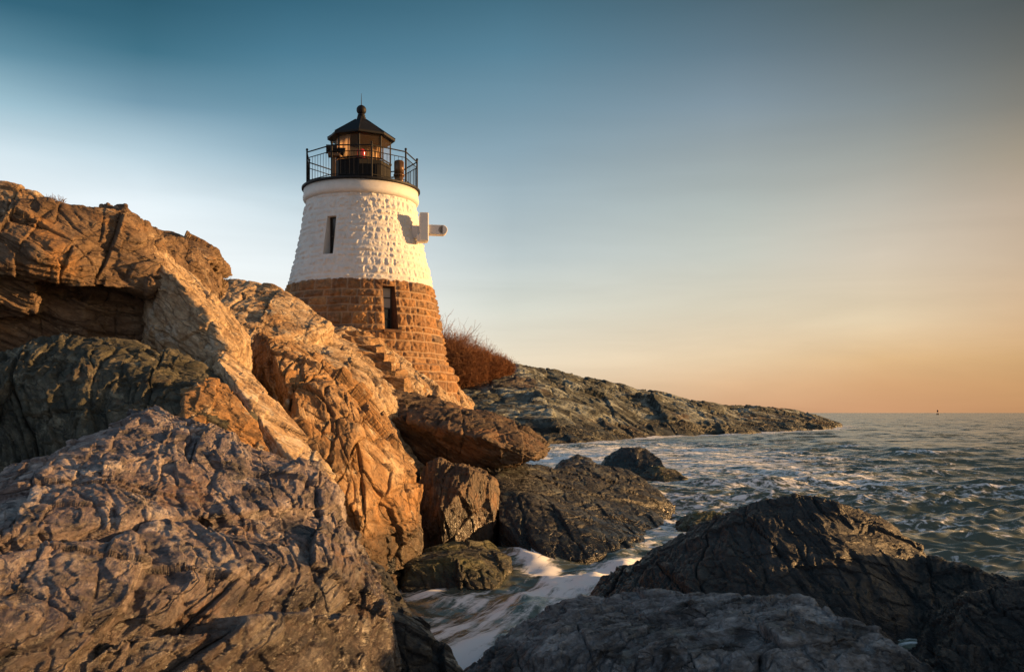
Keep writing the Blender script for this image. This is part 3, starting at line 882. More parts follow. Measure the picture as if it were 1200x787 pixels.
def revolve(name, prof, m, parent, n=72, smooth=True, a0=0.0, loc=None):
    V, Fc = [], []
    for r, z in prof:
        for k in range(n):
            V.append(tp(a0 + 2 * math.pi * k / n, r, z))
    for i in range(len(prof) - 1):
        for k in range(n):
            k2 = (k + 1) % n
            Fc.append((i * n + k, i * n + k2, (i + 1) * n + k2, (i + 1) * n + k))
    Fc.append(tuple(range(n - 1, -1, -1)))
    Fc.append(tuple((len(prof) - 1) * n + k for k in range(n)))
    return mesh_obj(name, V, Fc, m, parent, smooth)

def box_pts(c, ax, ay, az_):
    """box from centre and three half-axis vectors -> verts, faces"""
    c, ax, ay, az_ = (np.array(q, float) for q in (c, ax, ay, az_))
    v = [c + sx * ax + sy * ay + sz * az_ for sz in (-1, 1) for sy in (-1, 1) for sx in (-1, 1)]
    return [tuple(q) for q in v], [(0, 2, 3, 1), (4, 5, 7, 6), (0, 1, 5, 4), (2, 6, 7, 3), (0, 4, 6, 2), (1, 3, 7, 5)]

class MB:
    def __init__(self):
        self.v, self.f = [], []
    def add(self, vf):
        n = len(self.v)
        self.v += list(vf[0])
        self.f += [tuple(i + n for i in q) for q in vf[1]]
        return self
    def box(self, *a):
        return self.add(box_pts(*a))
    def bar(self, p, q, r, n=8, r2=None):
        p, q = Vector(p), Vector(q)
        d = (q - p).normalized()
        u = d.orthogonal().normalized()
        w = d.cross(u)
        r2 = r if r2 is None else r2
        V = []
        for c, rr in ((p, r), (q, r2)):
            for k in range(n):
                t = 2 * math.pi * k / n
                V.append(tuple(c + (u * math.cos(t) + w * math.sin(t)) * rr))
        Fc = [(k, (k + 1) % n, n + (k + 1) % n, n + k) for k in range(n)]
        Fc += [tuple(range(n - 1, -1, -1)), tuple(range(n, 2 * n))]
        return self.add((V, Fc))
    def ball(self, c, r, n=14, sz=1.0):
        V, Fc = [], []
        m = n // 2
        for i in range(m + 1):
            t = math.pi * i / m
            for k in range(n):
                a = 2 * math.pi * k / n
                V.append((c[0] + r * math.sin(t) * math.cos(a), c[1] + r * math.sin(t) * math.sin(a), c[2] + sz * r * math.cos(t)))
        for i in range(m):
            for k in range(n):
                Fc.append((i * n + k, i * n + (k + 1) % n, (i + 1) * n + (k + 1) % n, (i + 1) * n + k))
        return self.add((V, Fc))
    def build(self, name, m, parent=None, smooth=False, bevel=0.0):
        o = mesh_obj(name, self.v, self.f, m, parent, smooth)
        if bevel:
            b = o.modifiers.new('bevel', 'BEVEL')
            b.width = bevel
            b.segments = 2
            b.limit_method = 'ANGLE'
        return o

def window(h, mw, depth, splay, bars, sill_m):
    a0, a1, z0, z1 = h
    ins = 0.03
    V, Fc = [], []
    zs = (z0, z1)
    # reveals follow the battered wall
    for z in zs:
        for a in (a0, a1):
            V.append(tp(a, float(rad(z)), z))
    am = (a0 + a1) / 2
    n_in = np.array(tp(am, 1, 0))
    side = np.array(tp(am + math.pi / 2, 1, 0))
    rm = min(float(rad(z0)), float(rad(z1))) - depth
    hw = (a1 - a0) / 2 * rm * (1 - splay) + 0.0
    for z in (z0 + 0.02, z1 - 0.02):
        for s in (-1, 1):
            q = n_in * rm + side * (s * hw)
            V.append((q[0], q[1], z))
    Fc = [(0, 4, 6, 2), (1, 3, 7, 5), (0, 1, 5, 4), (2, 6, 7, 3)]
    w = mesh_obj('window', V, Fc, sill_m, tower)
    fr = MB()
    t = 0.035
    zc, hh = (z0 + z1) / 2, (z1 - z0) / 2 - 0.02
    c = n_in * (rm + 0.03)
    up = np.array((0, 0, 1.0))
    for s in (-1, 1):
        fr.box(c + side * s * (hw - t / 2) + up * zc, side * t / 2, n_in * 0.03, up * hh)
        fr.box(c + up * (zc + s * (hh - t / 2)), side * (hw - t), n_in * 0.03, up * t / 2)
    for k in bars:
        fr.box(c + up * (z0 + 0.02 + k * 2 * hh), side * (hw - t), n_in * 0.025, up * 0.018)
    fr.build('frame', mw, w)
    p = n_in * (rm + 0.012) + up * zc
    MB().box(p, side * (hw + 0.01), n_in * 0.004, up * (hh + 0.01)).build('pane', m_dglass, w)
    return w, n_in, side, rm, hw

window(HW, m_frame, 0.20, 0.02, (0.5,), m_cornice)
wb, n_in, side, rm, hw = window(HB, m_frame, 0.26, 0.06, (0.25, 0.5, 0.75), m_granite)
m_blind = plain('pale_blind', (0.45, 0.43, 0.38), 0.9, var=0.05)
q = n_in * (rm + 0.022) + np.array((0, 0, 3.80))
MB().box(q, side * (hw - 0.03), n_in * 0.004, (0, 0, 0.33)).build('blind', m_blind, wb)
# projecting sill of the lower window
MB().box(n_in * (float(rad(2.68)) - 0.06) + np.array((0, 0, 2.66)), side * 0.32, n_in * 0.14, (0, 0, 0.05)).build('window_sill', m_granite, tower, bevel=0.015)

revolve('cornice', [(1.80, 7.30), (1.93, 7.31), (1.985, 7.345), (2.01, 7.40), (2.015, 7.47), (1.99, 7.55), (1.985, 7.74), (1.80, 7.74)], m_cornice, tower)
revolve('gallery_deck', [(0.4, 7.742), (2.04, 7.742), (2.055, 7.755), (2.055, 7.815), (2.04, 7.828), (0.4, 7.828)], m_iron, tower, smooth=False)
DZ = 7.828
# nine-sided railing
RA = [R(10 + 40 * k) for k in range(9)]
RR = 1.95
rail = MB()
corner = [np.array(tp(a, RR, 0)) for a in RA]
up = np.array((0, 0, 1.0))
for i in range(9):
    p, q = corner[i], corner[(i + 1) % 9]
    for z, r in ((1.06, 0.022), (0.86, 0.015), (0.09, 0.015)):
        rail.bar(p + up * (DZ + z), q + up * (DZ + z), r, 8)
    for k in range(1, 9):
        b = p + (q - p) * k / 9
        rail.bar(b + up * (DZ + 0.085), b + up * (DZ + 0.86), 0.008, 5)
rail = rail.build('railing', m_iron, tower)
for i in range(9):
    p = corner[i]
    MB().bar(p + up * DZ, p + up * (DZ + 1.12), 0.03, 8).ball(p + up * (DZ + 1.15), 0.045, 10).build('post', m_iron, rail)

# lantern room: octagon
LR = 1.03
LA = [R(-4 + 45 * k) for k in range(8)]
def octa(r, z):
    return [tp(a, r, z) for a in LA]
lant = MB()
V = octa(LR, DZ) + octa(LR, 8.70)
lant.add((V, [(k, (k + 1) % 8, 8 + (k + 1) % 8, 8 + k) for k in range(8)] + [tuple(range(8, 16))]))
V = octa(LR + .03, 8.70) + octa(LR + .03, 8.76) + octa(LR - .05, 8.70) + octa(LR - .05, 8.76)
lant.add((V, [(k, (k + 1) % 8, 8 + (k + 1) % 8, 8 + k) for k in range(8)] + [(8 + k, 8 + (k + 1) % 8, 24 + (k + 1) % 8, 24 + k) for k in range(8)]))
lant = lant.build('lantern_room', m_ironw, tower)
ZG0, ZG1 = 8.762, 9.60
for k in range(8):
    p0, p1 = np.array(tp(LA[k], LR - 0.02, 0)), np.array(tp(LA[(k + 1) % 8], LR - 0.02, 0))
    MB().bar(p0 + up * 8.76, p0 + up * 9.62, 0.028, 6).build('mullion', m_iron, lant)
    c = (p0 + p1) / 2
    d = (p1 - p0) / 2
    nrm = c / np.linalg.norm(c)
    MB().box(c + up * (ZG0 + ZG1) / 2, d * 0.95, nrm * 0.004, up * (ZG1 - ZG0) / 2).build('pane', m_glass, lant)
# curtain round the back of the lantern room
V, Fc = [], []
NC = 160
for j, z in enumerate((8.77, 9.59)):
    for i in range(NC + 1):
        a = R(128) + (R(332) - R(128)) * i / NC
        r = 0.84 + 0.018 * math.sin(i * 1.9) + 0.012 * math.sin(i * 0.7)
        V.append(tp(a, r, z))
Fc = [(i, i + 1, NC + 2 + i, NC + 1 + i) for i in range(NC)]
cu = mesh_obj('curtain', V, Fc, m_drape, lant, True)
so = cu.modifiers.new('thick', 'SOLIDIFY')
so.thickness = 0.01
revolve('ceiling', [(0.05, 9.58), (0.93, 9.58), (0.93, 9.60), (0.05, 9.60)], m_drape, lant, 16, False)
# lens on its pedestal
lens = MB()
lens.bar((0, 0, 8.70), (0, 0, 8.86), 0.10, 14)
lens = lens.build('lens_pedestal', m_ironw, lant)
revolve('red_lens', [(0.10, 8.862), (0.15, 8.90), (0.16, 9.00), (0.15, 9.12), (0.17, 9.18), (0.12, 9.24), (0.04, 9.28)], m_red, lant, 20)
# roof
def ring(r, z):
    return [tp(a, r, z) for a in LA]
roof = MB()
prof = [(1.14, 9.545), (1.18, 9.56), (1.18, 9.63), (0.70, 9.98), (0.26, 10.24), (0.17, 10.30), (0.15, 10.38), (0.02, 10.40)]
V = []
for r, z in prof:
    V += ring(r, z)
Fc = [(i * 8 + k, i * 8 + (k + 1) % 8, (i + 1) * 8 + (k + 1) % 8, (i + 1) * 8 + k) for i in range(len(prof) - 1) for k in range(8)]
Fc += [tuple(range(7, -1, -1)), tuple((len(prof) - 1) * 8 + k for k in range(8))]
roof.add((V, Fc))
for k in range(8):
    roof.bar(tp(LA[k], 1.185, 9.64), tp(LA[k], 0.26, 10.25), 0.018, 6)
roof = roof.build('roof', m_iron, lant)
fin = MB()
fin.bar((0, 0, 10.38), (0, 0, 10.44), 0.15, 12, 0.12).bar((0, 0, 10.44), (0, 0, 10.50), 0.14, 12, 0.10).ball((0, 0, 10.63), 0.175, 18)
fin.build('finial_ball', m_iron, roof, True)
MB().bar((0, 0, 10.79), (0, 0, 11.22), 0.016, 6, 0.006).build('lightning_rod', m_iron, roof)

# fog signal on a stand (left) and drum (right) on the gallery
c = np.array(tp(R(-38), 1.48, 0))
fs = MB()
fs.box(c + up * (DZ + 0.42), rgt * 0.05, frt * 0.05, up * 0.42)
fs.box(c + up * (DZ + 0.86), rgt * 0.20, frt * 0.16, up * 0.05)
fs = fs.build('signal_stand', m_brass, tower, bevel=0.01)
hb = MB()
hb.bar(c + up * (DZ + 1.06) - rgt * 0.26, c + up * (DZ + 1.06) + rgt * 0.10, 0.15, 16).bar(c + up * (DZ + 1.06) + rgt * 0.10, c + up * (DZ + 0.98) + rgt * 0.34, 0.07, 12, 0.15)
hb.build('signal_horn', m_ironw, fs)
c = np.array(tp(R(52), 1.62, 0))
dm_ = MB().bar(c + up * DZ, c + up * (DZ + 0.28), 0.15, 18).bar(c + up * (DZ + 0.28), c + up * (DZ + 0.34), 0.19, 18).bar(c + up * (DZ + 0.34), c + up * (DZ + 0.76), 0.17, 18).ball(c + up * (DZ + 0.76), 0.17, 18, 0.45)
dm_.build('signal_drum', m_brass, tower, True)

# white bracket on the seaward side: upright plate, stub to the wall, cross arm with rounded end
br = MB()
br.box(rgt * 2.10 + frt * 1.36 + up * 6.30, rgt * 0.15, frt * 0.25, up * 0.48)
br.box(rgt * 1.86 + frt * 1.06 + up * 6.18, rgt * 0.18, frt * 0.16, up * 0.22)
br.box(rgt * 2.02 + frt * 1.36 + up * 5.92, rgt * 0.16, frt * 0.18, up * 0.13)
br = br.build('bracket', m_cornice, tower, bevel=0.03)
ac_ = rgt * 2.21 + frt * 1.36 + up * 6.22
MB().box(ac_ + rgt * 0.27, rgt * 0.272, frt * 0.17, up * 0.165).bar(ac_ + rgt * 0.52 - frt * 0.17, ac_ + rgt * 0.52 + frt * 0.17, 0.167, 24).build('bracket_arm', m_cornice, br, bevel=0.02)

# ------------------------------------------------------------------ steps cut up the pale slope
st = MB()
def on_slope(px, py):
    """where the line of sight meets the pale slope"""
    o_ = Vector((0, 0, CAMZ))
    ok, hit, _, _ = slope.ray_cast(o_ - slope.location, (Vector(P(px, py, 1.0)) - o_).normalized())
    return hit + slope.location if ok else Vector(P(px, py, 27.5))
bpy.context.view_layer.update()
pxs = [on_slope(*q) for q in ((459, 446), (452, 437), (445, 427), (438, 417), (431, 408), (424, 400), (417, 393))]
rs = np.random.RandomState(4)
steps = bpy.data.objects.new('stone_steps', None)
COL.objects.link(steps)
p0 = pxs[0]
steps.location = p0
props(steps, 'flight of rough stone steps climbing the pale slope to the lighthouse', 'steps')
for hit in pxs:
    x, y, z = hit - p0
    y += 0.12
    b = bmesh.new()
    pts = []
    for sx in (-1, 1):
        for sy in (-1, 1):
            for sz in (-1, 1):
                pts.append((x + sx * (0.30 + rs.rand() * 0.22) + sy * 0.10, y + sy * (0.32 + rs.rand() * 0.15), z + (0.03 + 0.10 * rs.rand() if sz > 0 else -0.75)))
    vs = [b.verts.new(v) for v in pts]
    bmesh.ops.convex_hull(b, input=vs)
    bmesh.ops.subdivide_edges(b, edges=b.edges, cuts=6, use_grid_fill=True)
    co = np.array([v.co for v in b.verts], f32)
    nn = fbm(co * 3 + 5, 3, 0.6, 3)
    b.normal_update()
    for v, k in zip(b.verts, nn):
        v.co += v.normal * 0.13 * float(k)
    me = bpy.data.meshes.new('step')
    b.to_mesh(me)
    b.free()
    me.materials.append(m_orange)
    o = bpy.data.objects.new('step', me)
    COL.objects.link(o)
    o.parent = steps
    co = np.empty(len(me.vertices) * 3, f32)
    me.vertices.foreach_get('co', co)
    set_attr(o, 'fol', co.reshape(-1, 3) @ frame_from(FOL).T, 'FLOAT_VECTOR')

# ------------------------------------------------------------------ bare thicket behind the lighthouse
M = Mat('russet_twigs')
oi = M.n('ShaderNodeObjectInfo')
g = M.n('ShaderNodeTexCoord').outputs['Object']
f = M.noise(g, 1.3, 6, 0.7)
M.l(M.ramp(f, [(0.3, (0.06, 0.026, 0.012)), (0.5, (0.22, 0.085, 0.03)), (0.7, (0.36, 0.18, 0.075))]), M.b.inputs['Base Color'])
M.b.inputs['Roughness'].default_value = 0.85
m_twig = M.m
m_bark = plain('grey_brown_bark', (0.10, 0.065, 0.045), 0.9, var=0.3)

def twig_mesh(segs):
    """three-sided tapered sticks"""
    n = len(segs)
    A = np.array([s[0] for s in segs]); B = np.array([s[1] for s in segs])
    ra = np.array([s[2] for s in segs]); rb = np.array([s[3] for s in segs])
    d = B - A
    d /= np.linalg.norm(d, axis=1)[:, None] + 1e-9
    u = np.cross(d, np.array([0.31, 0.2, 0.93])); u /= np.linalg.norm(u, axis=1)[:, None] + 1e-9
    w = np.cross(d, u)
    V = np.zeros((n, 6, 3))
    for k in range(3):
        t = 2 * math.pi * k / 3
        e = u * math.cos(t) + w * math.sin(t)
        V[:, k] = A + e * ra[:, None]
        V[:, 3 + k] = B + e * rb[:, None]
    fc = np.array([[0, 1, 4, 3], [1, 2, 5, 4], [2, 0, 3, 5]])
    Q = (np.arange(n)[:, None, None] * 6 + fc[None]).reshape(-1, 4)
    return V.reshape(-1, 3), Q

def sticks_obj(name, segs, m, parent):
    V, Q = twig_mesh(segs)
    me = bpy.data.meshes.new(name)
    me.vertices.add(len(V)); me.vertices.foreach_set('co', V.astype(f32).ravel())
    me.loops.add(len(Q) * 4); me.loops.foreach_set('vertex_index', Q.astype(np.int32).ravel())
    me.polygons.add(len(Q)); me.polygons.foreach_set('loop_start', np.arange(0, len(Q) * 4, 4, dtype=np.int32))
    me.update()
    o = bpy.data.objects.new(name, me)
    COL.objects.link(o)
    me.materials.append(m)
    o.parent = parent
    return o

def grow(rs, p, d, L, r, depth, stems, branches, spread, kids):
    n = 3
    for i in range(n):
        d = d + rs.normal(size=3) * 0.16
        d[2] += 0.05
        d /= np.linalg.norm(d)
        q = p + d * L / n
        (stems if depth >= 2 else branches).append((p, q, r * (1 - i / n * .35), r * (1 - (i + 1) / n * .35)))
        p = q
        if depth > 0:
            for _ in range(kids if i < n - 1 else kids + 1):
                e = d + rs.normal(size=3) * spread
                e /= np.linalg.norm(e)
                grow(rs, p, e, L * rs.uniform(.5, .75), r * .62, depth - 1, stems, branches, spread, kids)

def shrub(name, px, py, D, h, w, seed, label, nstem, depth=2, spread=0.55, kids=2, r=0.05, group='bare shrubs on the headland'):
    rs = np.random.RandomState(seed)
    root = bpy.data.objects.new(name, None)
    COL.objects.link(root)
    root.location = P(px, py, D)
    props(root, label, 'shrub' if 'shrub' in name else 'tree', group)
    stems, branches = [], []
    for _ in range(nstem):
        a = rs.rand() * 2 * math.pi
        rad_ = w * 0.5 * math.sqrt(rs.rand())
        lean = np.array([math.cos(a) * rad_ / h * 0.5 + 0.12 * rs.normal(), math.sin(a) * rad_ / h * 0.5, 1.0])
        k = 1 - 0.45 * (rad_ / (w * .5)) ** 2
        grow(rs, np.array([math.cos(a) * rad_, math.sin(a) * rad_, -0.8]), lean / np.linalg.norm(lean), (h + 0.8) * 0.62 * k * rs.uniform(.8, 1.1), r, depth, stems, branches, spread, kids)
    sticks_obj('branches', stems + branches, m_twig, root)  # main stems and fine twigs together in one mesh

# (foot px, foot py, depth, height m, width m)
SH = [(502, 450, 117, 7.0, 4.8, 'tall russet bare shrub half hidden behind the lighthouse'),
      (518, 451, 116, 6.4, 4.6, 'dense russet shrub just right of the lighthouse wall'),
      (532, 449, 116, 5.4, 4.4, 'dense russet shrub at the middle of the thicket, below its slope'),
      (545, 446, 118, 4.6, 4.2, 'russet shrub just past the middle of the thicket towards the sea'),
      (558, 442, 119, 3.7, 3.8, 'lower russet shrub in the seaward half of the thicket'),
      (570, 438, 120, 2.9, 3.4, 'low russet shrub second from the seaward end of the thicket'),
      (582, 434, 122, 2.0, 3.0, 'smallest russet shrub at the seaward end of the thicket')]
for i, (px, py, D, h, w, lb) in enumerate(SH):
    shrub('bare_shrub', px, py, D, h, w, 40 + i, lb, 130, 2, 0.95, 3, 0.034)
    # a nearer skirt so that the thicket reads closed down to the rock
shrub('bare_tree', 517, 447, 121, 8.0, 1.8, 77, 'thin leafless tree rising above the thicket beside the lighthouse', 3, 3, 0.42, 1, 0.09, None)

# dry grass tufts on the left cliff
M = Mat('dry_grass')
M.l(M.ramp(M.noise(M.n('ShaderNodeTexCoord').outputs['Object'], 3, 3, .6), [(0.3, (0.05, 0.032, 0.015)), (0.7, (0.16, 0.10, 0.045))]), M.b.inputs['Base Color'])
M.b.inputs['Roughness'].default_value = 0.9
m_grass = M.m
def tuft(px, py, D, n, h, w, seed, label):
    rs = np.random.RandomState(seed)
    segs = []
    for _ in range(n):
        p = np.array([np.clip(rs.normal(), -1.4, 1.4) * w, np.clip(rs.normal(), -1, 1) * 0.08, -0.12])
        d = np.array([rs.normal() * 0.5, rs.normal() * 0.4, 1.0])
        L = h * rs.uniform(.4, 1.1)
        q = p + d / np.linalg.norm(d) * (L * .6 + .1)
        d2 = d + np.array([rs.normal() * .5, rs.normal() * .3, -0.2])
        segs += [(p, q, .006, .005), (q, q + d2 / np.linalg.norm(d2) * L * .4, .005, .002)]
    o = sticks_obj('grass_tuft', segs, m_grass, None)
    o.location = P(px, py, D)
    props(o, label, 'grass tuft', 'dry grass tufts on the cliff')
tuft(58, 236, 19.1, 120, 0.16, 0.16, 3, 'dark dry grass tuft on the edge of the pale yellow boulder')
tuft(257, 331, 21.5, 45, 0.30, 0.07, 4, 'thin pale grass tuft in the notch beside the flat topped ledge')

# ------------------------------------------------------------------ buoy far out
by = bpy.data.objects.new('navigation_buoy', None)
COL.objects.link(by)
BD = 1500.0
by.location = ((1099 - 600) / F * BD, BD, 0)
props(by, 'tiny dark red buoy standing on the horizon far out at sea', 'buoy')
m_bred = plain('buoy_red', (0.16, 0.03, 0.02), 0.5)
m_bdk = plain('buoy_dark', (0.04, 0.025, 0.02), 0.6)
MB().bar((0, 0, -1), (0, 0, 1.0), 2.4, 20).bar((0, 0, 1.0), (0, 0, 1.5), 2.4, 20, 1.6).build('float', m_bdk, by)
tw = MB()
for k in range(4):
    a = math.pi / 2 * k + .4
    tw.bar((1.5 * math.cos(a), 1.5 * math.sin(a), 1.4), (0.7 * math.cos(a), 0.7 * math.sin(a), 5.2), 0.18, 6)
tw.bar((0, 0, 3.0), (0, 0, 3.3), 1.1, 12)
tw.build('tower_frame', m_bred, by)
MB().bar((0, 0, 4.6), (0, 0, 7.2), 1.5, 14).bar((0, 0, 7.2), (0, 0, 8.0), 0.5, 10).build('topmark', m_bred, by)

# ------------------------------------------------------------------ sea
near_pts = np.concatenate(shore_pts)
def shore_mask(x0, x1, y0, y1, cell, blur, passes=3):
    nx, ny = int((x1 - x0) / cell), int((y1 - y0) / cell)
    g = np.zeros((nx, ny), f32)
    i = ((near_pts[:, 0] - x0) / cell).astype(int)
    j = ((near_pts[:, 1] - y0) / cell).astype(int)
    k = (i >= 0) & (i < nx) & (j >= 0) & (j < ny)
    g[i[k], j[k]] = 1
    for _ in range(passes):
        for ax in (0, 1):
            w = blur
            c = np.cumsum(np.concatenate([np.zeros_like(np.take(g, [0] * (w + 1), ax)), g, np.zeros_like(np.take(g, [0] * w, ax))], ax), ax)
            n_ = g.shape[ax]
            g = (np.take(c, np.arange(2 * w + 1, 2 * w + 1 + n_) - 0, ax) if False else np.take(c, np.arange(n_) + 2 * w, ax)) - np.take(c, np.arange(n_), ax)
            g /= (2 * w)
    return g / (g.max() + 1e-6)
def look(g, x0, y0, cell, X, Y):
    i = (X - x0) / cell - .5
    j = (Y - y0) / cell - .5
    ok = (i >= 0) & (j >= 0) & (i < g.shape[0] - 1) & (j < g.shape[1] - 1)
    i = np.clip(i, 0, g.shape[0] - 1.001); j = np.clip(j, 0, g.shape[1] - 1.001)
    a, b = i.astype(int), j.astype(int)
    u, v = i - a, j - b
    a2, b2 = np.minimum(a + 1, g.shape[0] - 1), np.minimum(b + 1, g.shape[1] - 1)
    return np.where(ok, (g[a, b] * (1 - u) * (1 - v) + g[a2, b] * u * (1 - v) + g[a, b2] * (1 - u) * v + g[a2, b2] * u * v), 0)

rr_ = 4.0 * np.exp(np.arange(0, 1420) * 0.0052)
aa_ = np.linspace(R(-62), R(62), 640)
rg, ag = np.meshgrid(rr_, aa_, indexing='ij')
X = (rg * np.sin(ag)).ravel(); Y = (rg * np.cos(ag)).ravel(); rv = rg.ravel()
res = rv * 0.0062                       # grid spacing there
rs = np.random.RandomState(12)
H = np.zeros(len(X)); DX = np.zeros(len(X)); DY = np.zeros(len(X))
wx = X + 0.8 * fbm(np.stack([X * .15, Y * .15, X * 0], 1), 2, .5, 3)
wy = Y + 0.8 * fbm(np.stack([X * .15 + 9, Y * .15, X * 0], 1), 2, .5, 4)
for L in np.exp(np.linspace(math.log(0.45), math.log(12), 56)):
    th = R(200) + rs.normal() * 0.65           # heading of travel: towards the shore
    kx, ky = math.sin(th), math.cos(th)
    k = 2 * math.pi / L
    a = 0.0155 * L ** 0.30 * rs.uniform(.6, 1.3)
    ph = k * (kx * wx + ky * wy) + rs.rand() * 7
    fade = sstep(1.6, 3.5, L / res)
    H += a * fade * np.sin(ph)
    DX += a * .8 * fade * kx * np.cos(ph); DY += a * .8 * fade * ky * np.cos(ph)
env = 0.75 + 0.9 * fbm(np.stack([X * .06, Y * .045, X * 0], 1), 3, .5, 8)
calm = sstep(11, 21, np.hypot(X + 0.5, Y - 1))        # sheltered gully
amp_ = np.clip(env, .25, 2) * (0.35 + 0.65 * calm)
H *= amp_; DX *= amp_; DY *= amp_
# gully: water tumbling down between the boulders, towards the near left
GX, GY = X, Y
def seg(ax, ay, bx, by_):
    t = np.clip(((X - ax) * (bx - ax) + (Y - ay) * (by_ - ay)) / ((bx - ax) ** 2 + (by_ - ay) ** 2), 0, 1)
    return np.hypot(X - ax - t * (bx - ax), Y - ay - t * (by_ - ay)), t
d1, t1 = seg(2.6, 19.0, 0.2, 14.6)          # white surge beside the black rock
d2, t2 = seg(0.45, 19.5, 0.75, 16.6)         # little fall between upright boulder and broad slab
d3, t3 = seg(0.7, 15.6, -1.6, 10.0)         # stream towards the near edge
d4, t4 = seg(-3.4, 18.6, -1.9, 16.6)        # left pool
surge = np.exp(-(d1 / 0.75) ** 2)
fall = np.exp(-(d2 / 0.45) ** 2)
stream = np.exp(-(d3 / 1.5) ** 2)
d5, t5 = seg(-2.6, 16.2, 0.4, 14.6)         # run-off in front of the mossy boulder
pool = np.maximum(np.exp(-(d4 / 0.8) ** 2), np.exp(-(d5 / 0.8) ** 2))
H += 0.10 * surge * (1 + 1.5 * fbm(np.stack([X * 1.6, Y * .9, X * 0], 1), 3, .5, 5)) + 0.10 * fall * (1 - t2)
fx, fy = 0.93, -0.38                          # across the stream; along = (-.38,-.93)
al = X * -0.38 + Y * -0.93
ac = X * 0.93 + Y * -0.38
H += stream * (0.10 * fbm(np.stack([ac * 1.4, al * .45, X * 0], 1), 3, .5, 6) + 0.10 * np.sin(ac * 2.2 + al * .5 + 1.5 * fbm(np.stack([ac * .5, al * .3, X * 0], 1), 2, .5, 7)))
# foam mask
fn = look(shore_mask(-8, 14, 3, 40, 0.08, 4), -8, 3, 0.08, X, Y)
ff = look(shore_mask(-30, 110, 40, 230, 0.8, 3), -30, 40, 0.8, X, Y)
foam = np.clip(fn * 0.75, 0, .9) + np.clip(ff * 1.3, 0, .9)
# broken water between the shore rocks and the headland
wash = np.exp(-((Y - 62) / 42) ** 2) * sstep(30, 6, X - 0.10 * Y + 2)
foam = np.maximum(foam, 0.72 * wash)
foam = np.maximum(foam, np.exp(-(np.hypot(X - 4.6, (Y - 26) * .6) / 4.2) ** 2) * 0.72)
foam = np.maximum(foam, 1.05 * surge)
foam = np.maximum(foam, 0.95 * fall)
foam = np.maximum(foam, 0.60 * pool)
foam = np.maximum(foam, 0.70 * stream)
crest = sstep(0.05, 0.22, H) * 0.42 * sstep(260, 60, rv)
foam = np.maximum(foam, crest)
V = np.stack([X + DX, Y + DY, H], 1)
sea = grid_mesh('sea', V, len(rr_), len(aa_), None)
props(sea, kind='structure')
set_attr(sea, 'foam', foam)
set_attr(sea, 'flow', np.stack([ac * 1.0, al * 0.11, X * 0], 1), 'FLOAT_VECTOR')
set_attr(sea, 'silk', np.clip(stream + surge + fall + pool, 0, 1))
M = Mat('sea_water')
p = M.n('ShaderNodeTexCoord').outputs['Object']
fo = M.attr('foam')
sk = M.attr('silk')
n1 = M.noise(p, 2.6, 9, 0.7, 0.8, (1, 1.5, 1))
n1 = M.math('ADD', M.math('MULTIPLY', n1, 0.72), M.math('MULTIPLY', M.noise(p, 0.16, 4, 0.6, 0.6, (1, 2.2, 1)), 0.28))
n2 = M.math('ADD', M.math('MULTIPLY', M.noise(M.attr('flow', False), 2.4, 7, 0.66, 0.7), 0.5), M.math('ADD', M.math('MULTIPLY', M.noise(M.attr('flow', False), 8, 6, 0.7, 0.6), 0.25), M.math('MULTIPLY', M.noise(p, 4.0, 9, 0.75, 0.6), 0.25)))
nm = M.n('ShaderNodeMix', data_type='FLOAT')
M.l(sk, nm.inputs[0]); M.l(n1, nm.inputs[2]); M.l(n2, nm.inputs[3])
nn = M.math('MULTIPLY_ADD', nm.outputs[0], 3.0, -1.0)
ft = M.math('ADD', M.math('MULTIPLY_ADD', fo, 0.62, -0.42), nn)
fm = M.rng(ft, 0.30, 0.62)
deep = M.mix(M.rng(M.noise(p, 0.05, 4, .6), .35, .65), (0.085, 0.095, 0.068, 1), (0.12, 0.132, 0.098, 1))
deep = M.mix(M.math('MULTIPLY', fo, 0.5, clamp=True), deep, (0.06, 0.10, 0.088, 1))
M.l(M.mix(fm, deep, (0.92, 0.92, 0.91, 1)), M.b.inputs['Base Color'])
M.l(M.math('MULTIPLY_ADD', fm, 0.6, 0.2), M.b.inputs['Roughness'])
M.b.inputs['IOR'].default_value = 1.333
M.b.inputs['Specular IOR Level'].default_value = 0.42
M.b.inputs['Specular Tint'].default_value = (1.0, 0.94, 0.84, 1)
def tilt(scale, mapping, amt, detail):
    mp = M.n('ShaderNodeMapping')
    mp.inputs['Scale'].default_value = mapping
    M.l(p, mp.inputs[0])
    x = M.n('ShaderNodeTexNoise')
    x.inputs['Scale'].default_value = scale
    x.inputs['Detail'].default_value = detail
    x.inputs['Roughness'].default_value = 0.62
    x.inputs['Distortion'].default_value = 0.5
    M.l(mp.outputs[0], x.inputs['Vector'])
    v = M.n('ShaderNodeVectorMath', operation='SUBTRACT')
    M.l(x.outputs['Color'], v.inputs[0])
    v.inputs[1].default_value = (0.5, 0.5, 0.5)
    w = M.n('ShaderNodeVectorMath', operation='MULTIPLY')
    M.l(v.outputs[0], w.inputs[0])
    w.inputs[1].default_value = (amt, amt, 0)
    return w.outputs[0]
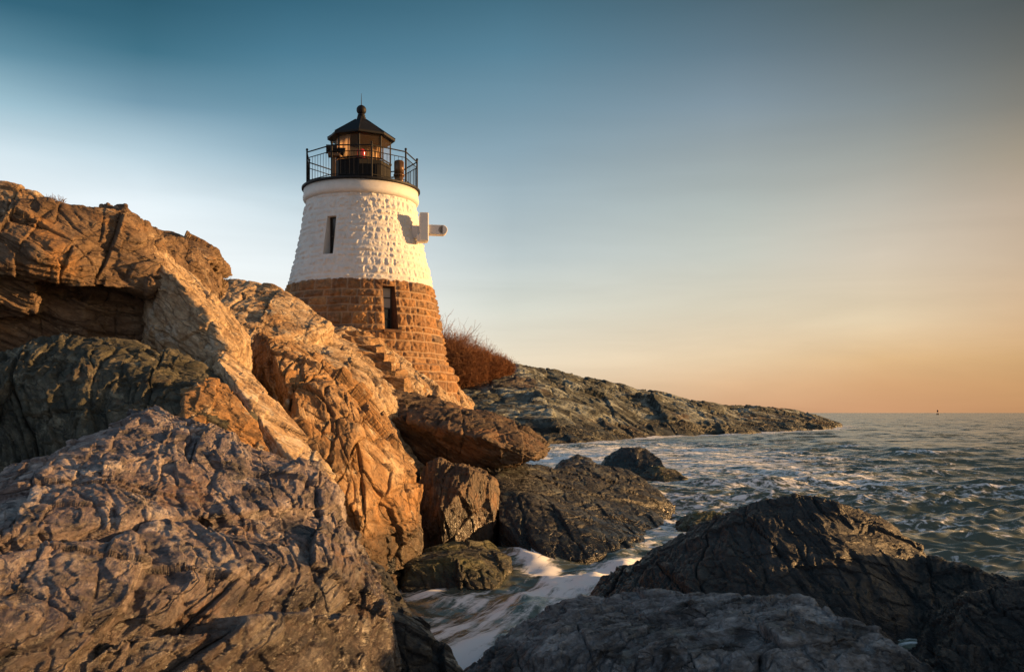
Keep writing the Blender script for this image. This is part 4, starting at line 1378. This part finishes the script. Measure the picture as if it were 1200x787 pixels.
# slopes of the ripples, too fine to model: added to the modelled waves' own normal
va = M.n('ShaderNodeVectorMath', operation='ADD')
M.l(tilt(2.2, (1, 1.5, 1), 0.75, 6), va.inputs[0])
va2 = M.n('ShaderNodeVectorMath', operation='ADD')
M.l(tilt(0.30, (1, 1.8, 1), 1.0, 5), va2.inputs[0])
M.l(tilt(0.05, (1, 2.0, 1), 0.7, 5), va2.inputs[1])
M.l(va2.outputs[0], va.inputs[1])
vs_ = M.n('ShaderNodeVectorMath', operation='SCALE')
M.l(va.outputs[0], vs_.inputs[0])
M.l(M.math('MULTIPLY_ADD', sk, -0.8, 1.0), vs_.inputs[3])
vn = M.n('ShaderNodeVectorMath', operation='ADD')
M.l(M.n('ShaderNodeNewGeometry').outputs['Normal'], vn.inputs[0])
M.l(vs_.outputs[0], vn.inputs[1])
vz = M.n('ShaderNodeVectorMath', operation='NORMALIZE')
M.l(vn.outputs[0], vz.inputs[0])
M.l(vz.outputs[0], M.b.inputs['Normal'])
sea.data.materials.append(M.m)
# the sea goes on to the horizon, a little lower where the modelled waves end
r0, r1 = float(rr_[-1]) * 0.98, 40000.0
n = 96
Vb, Fb = [], []
for rr0, z in ((r0, -0.35), (r1, -0.35)):
    for k in range(n):
        t = 2 * math.pi * k / n
        Vb.append((rr0 * math.sin(t), rr0 * math.cos(t), z))
Fb = [(k, n + k, n + (k + 1) % n, (k + 1) % n) for k in range(n)]
fs_ = mesh_obj('open_sea', Vb, Fb, M.m)
props(fs_, kind='structure')

# sea bed and shore ground under everything
gx = np.linspace(-60, 60, 121); gy = np.linspace(-10, 110, 121)
xx, yy = np.meshgrid(gx, gy)
coast = -3.0 - 0.12 * (yy - 14) + 0 * xx
zz = np.clip((coast - xx) * 0.32, -1.6, 2.2) - 0.9
zz = np.where(yy < 9, np.minimum(zz, -0.7), zz) + 0.25 * fbm(np.stack([xx.ravel() * .3, yy.ravel() * .3, xx.ravel() * 0], 1), 4, .5, 2).reshape(xx.shape)
gnd = grid_mesh('shore_ground', np.stack([xx.ravel(), yy.ravel(), zz.ravel()], 1), 121, 121, m_brown)
set_attr(gnd, 'fol', np.stack([xx.ravel(), yy.ravel(), zz.ravel()], 1), 'FLOAT_VECTOR')
props(gnd, kind='structure')
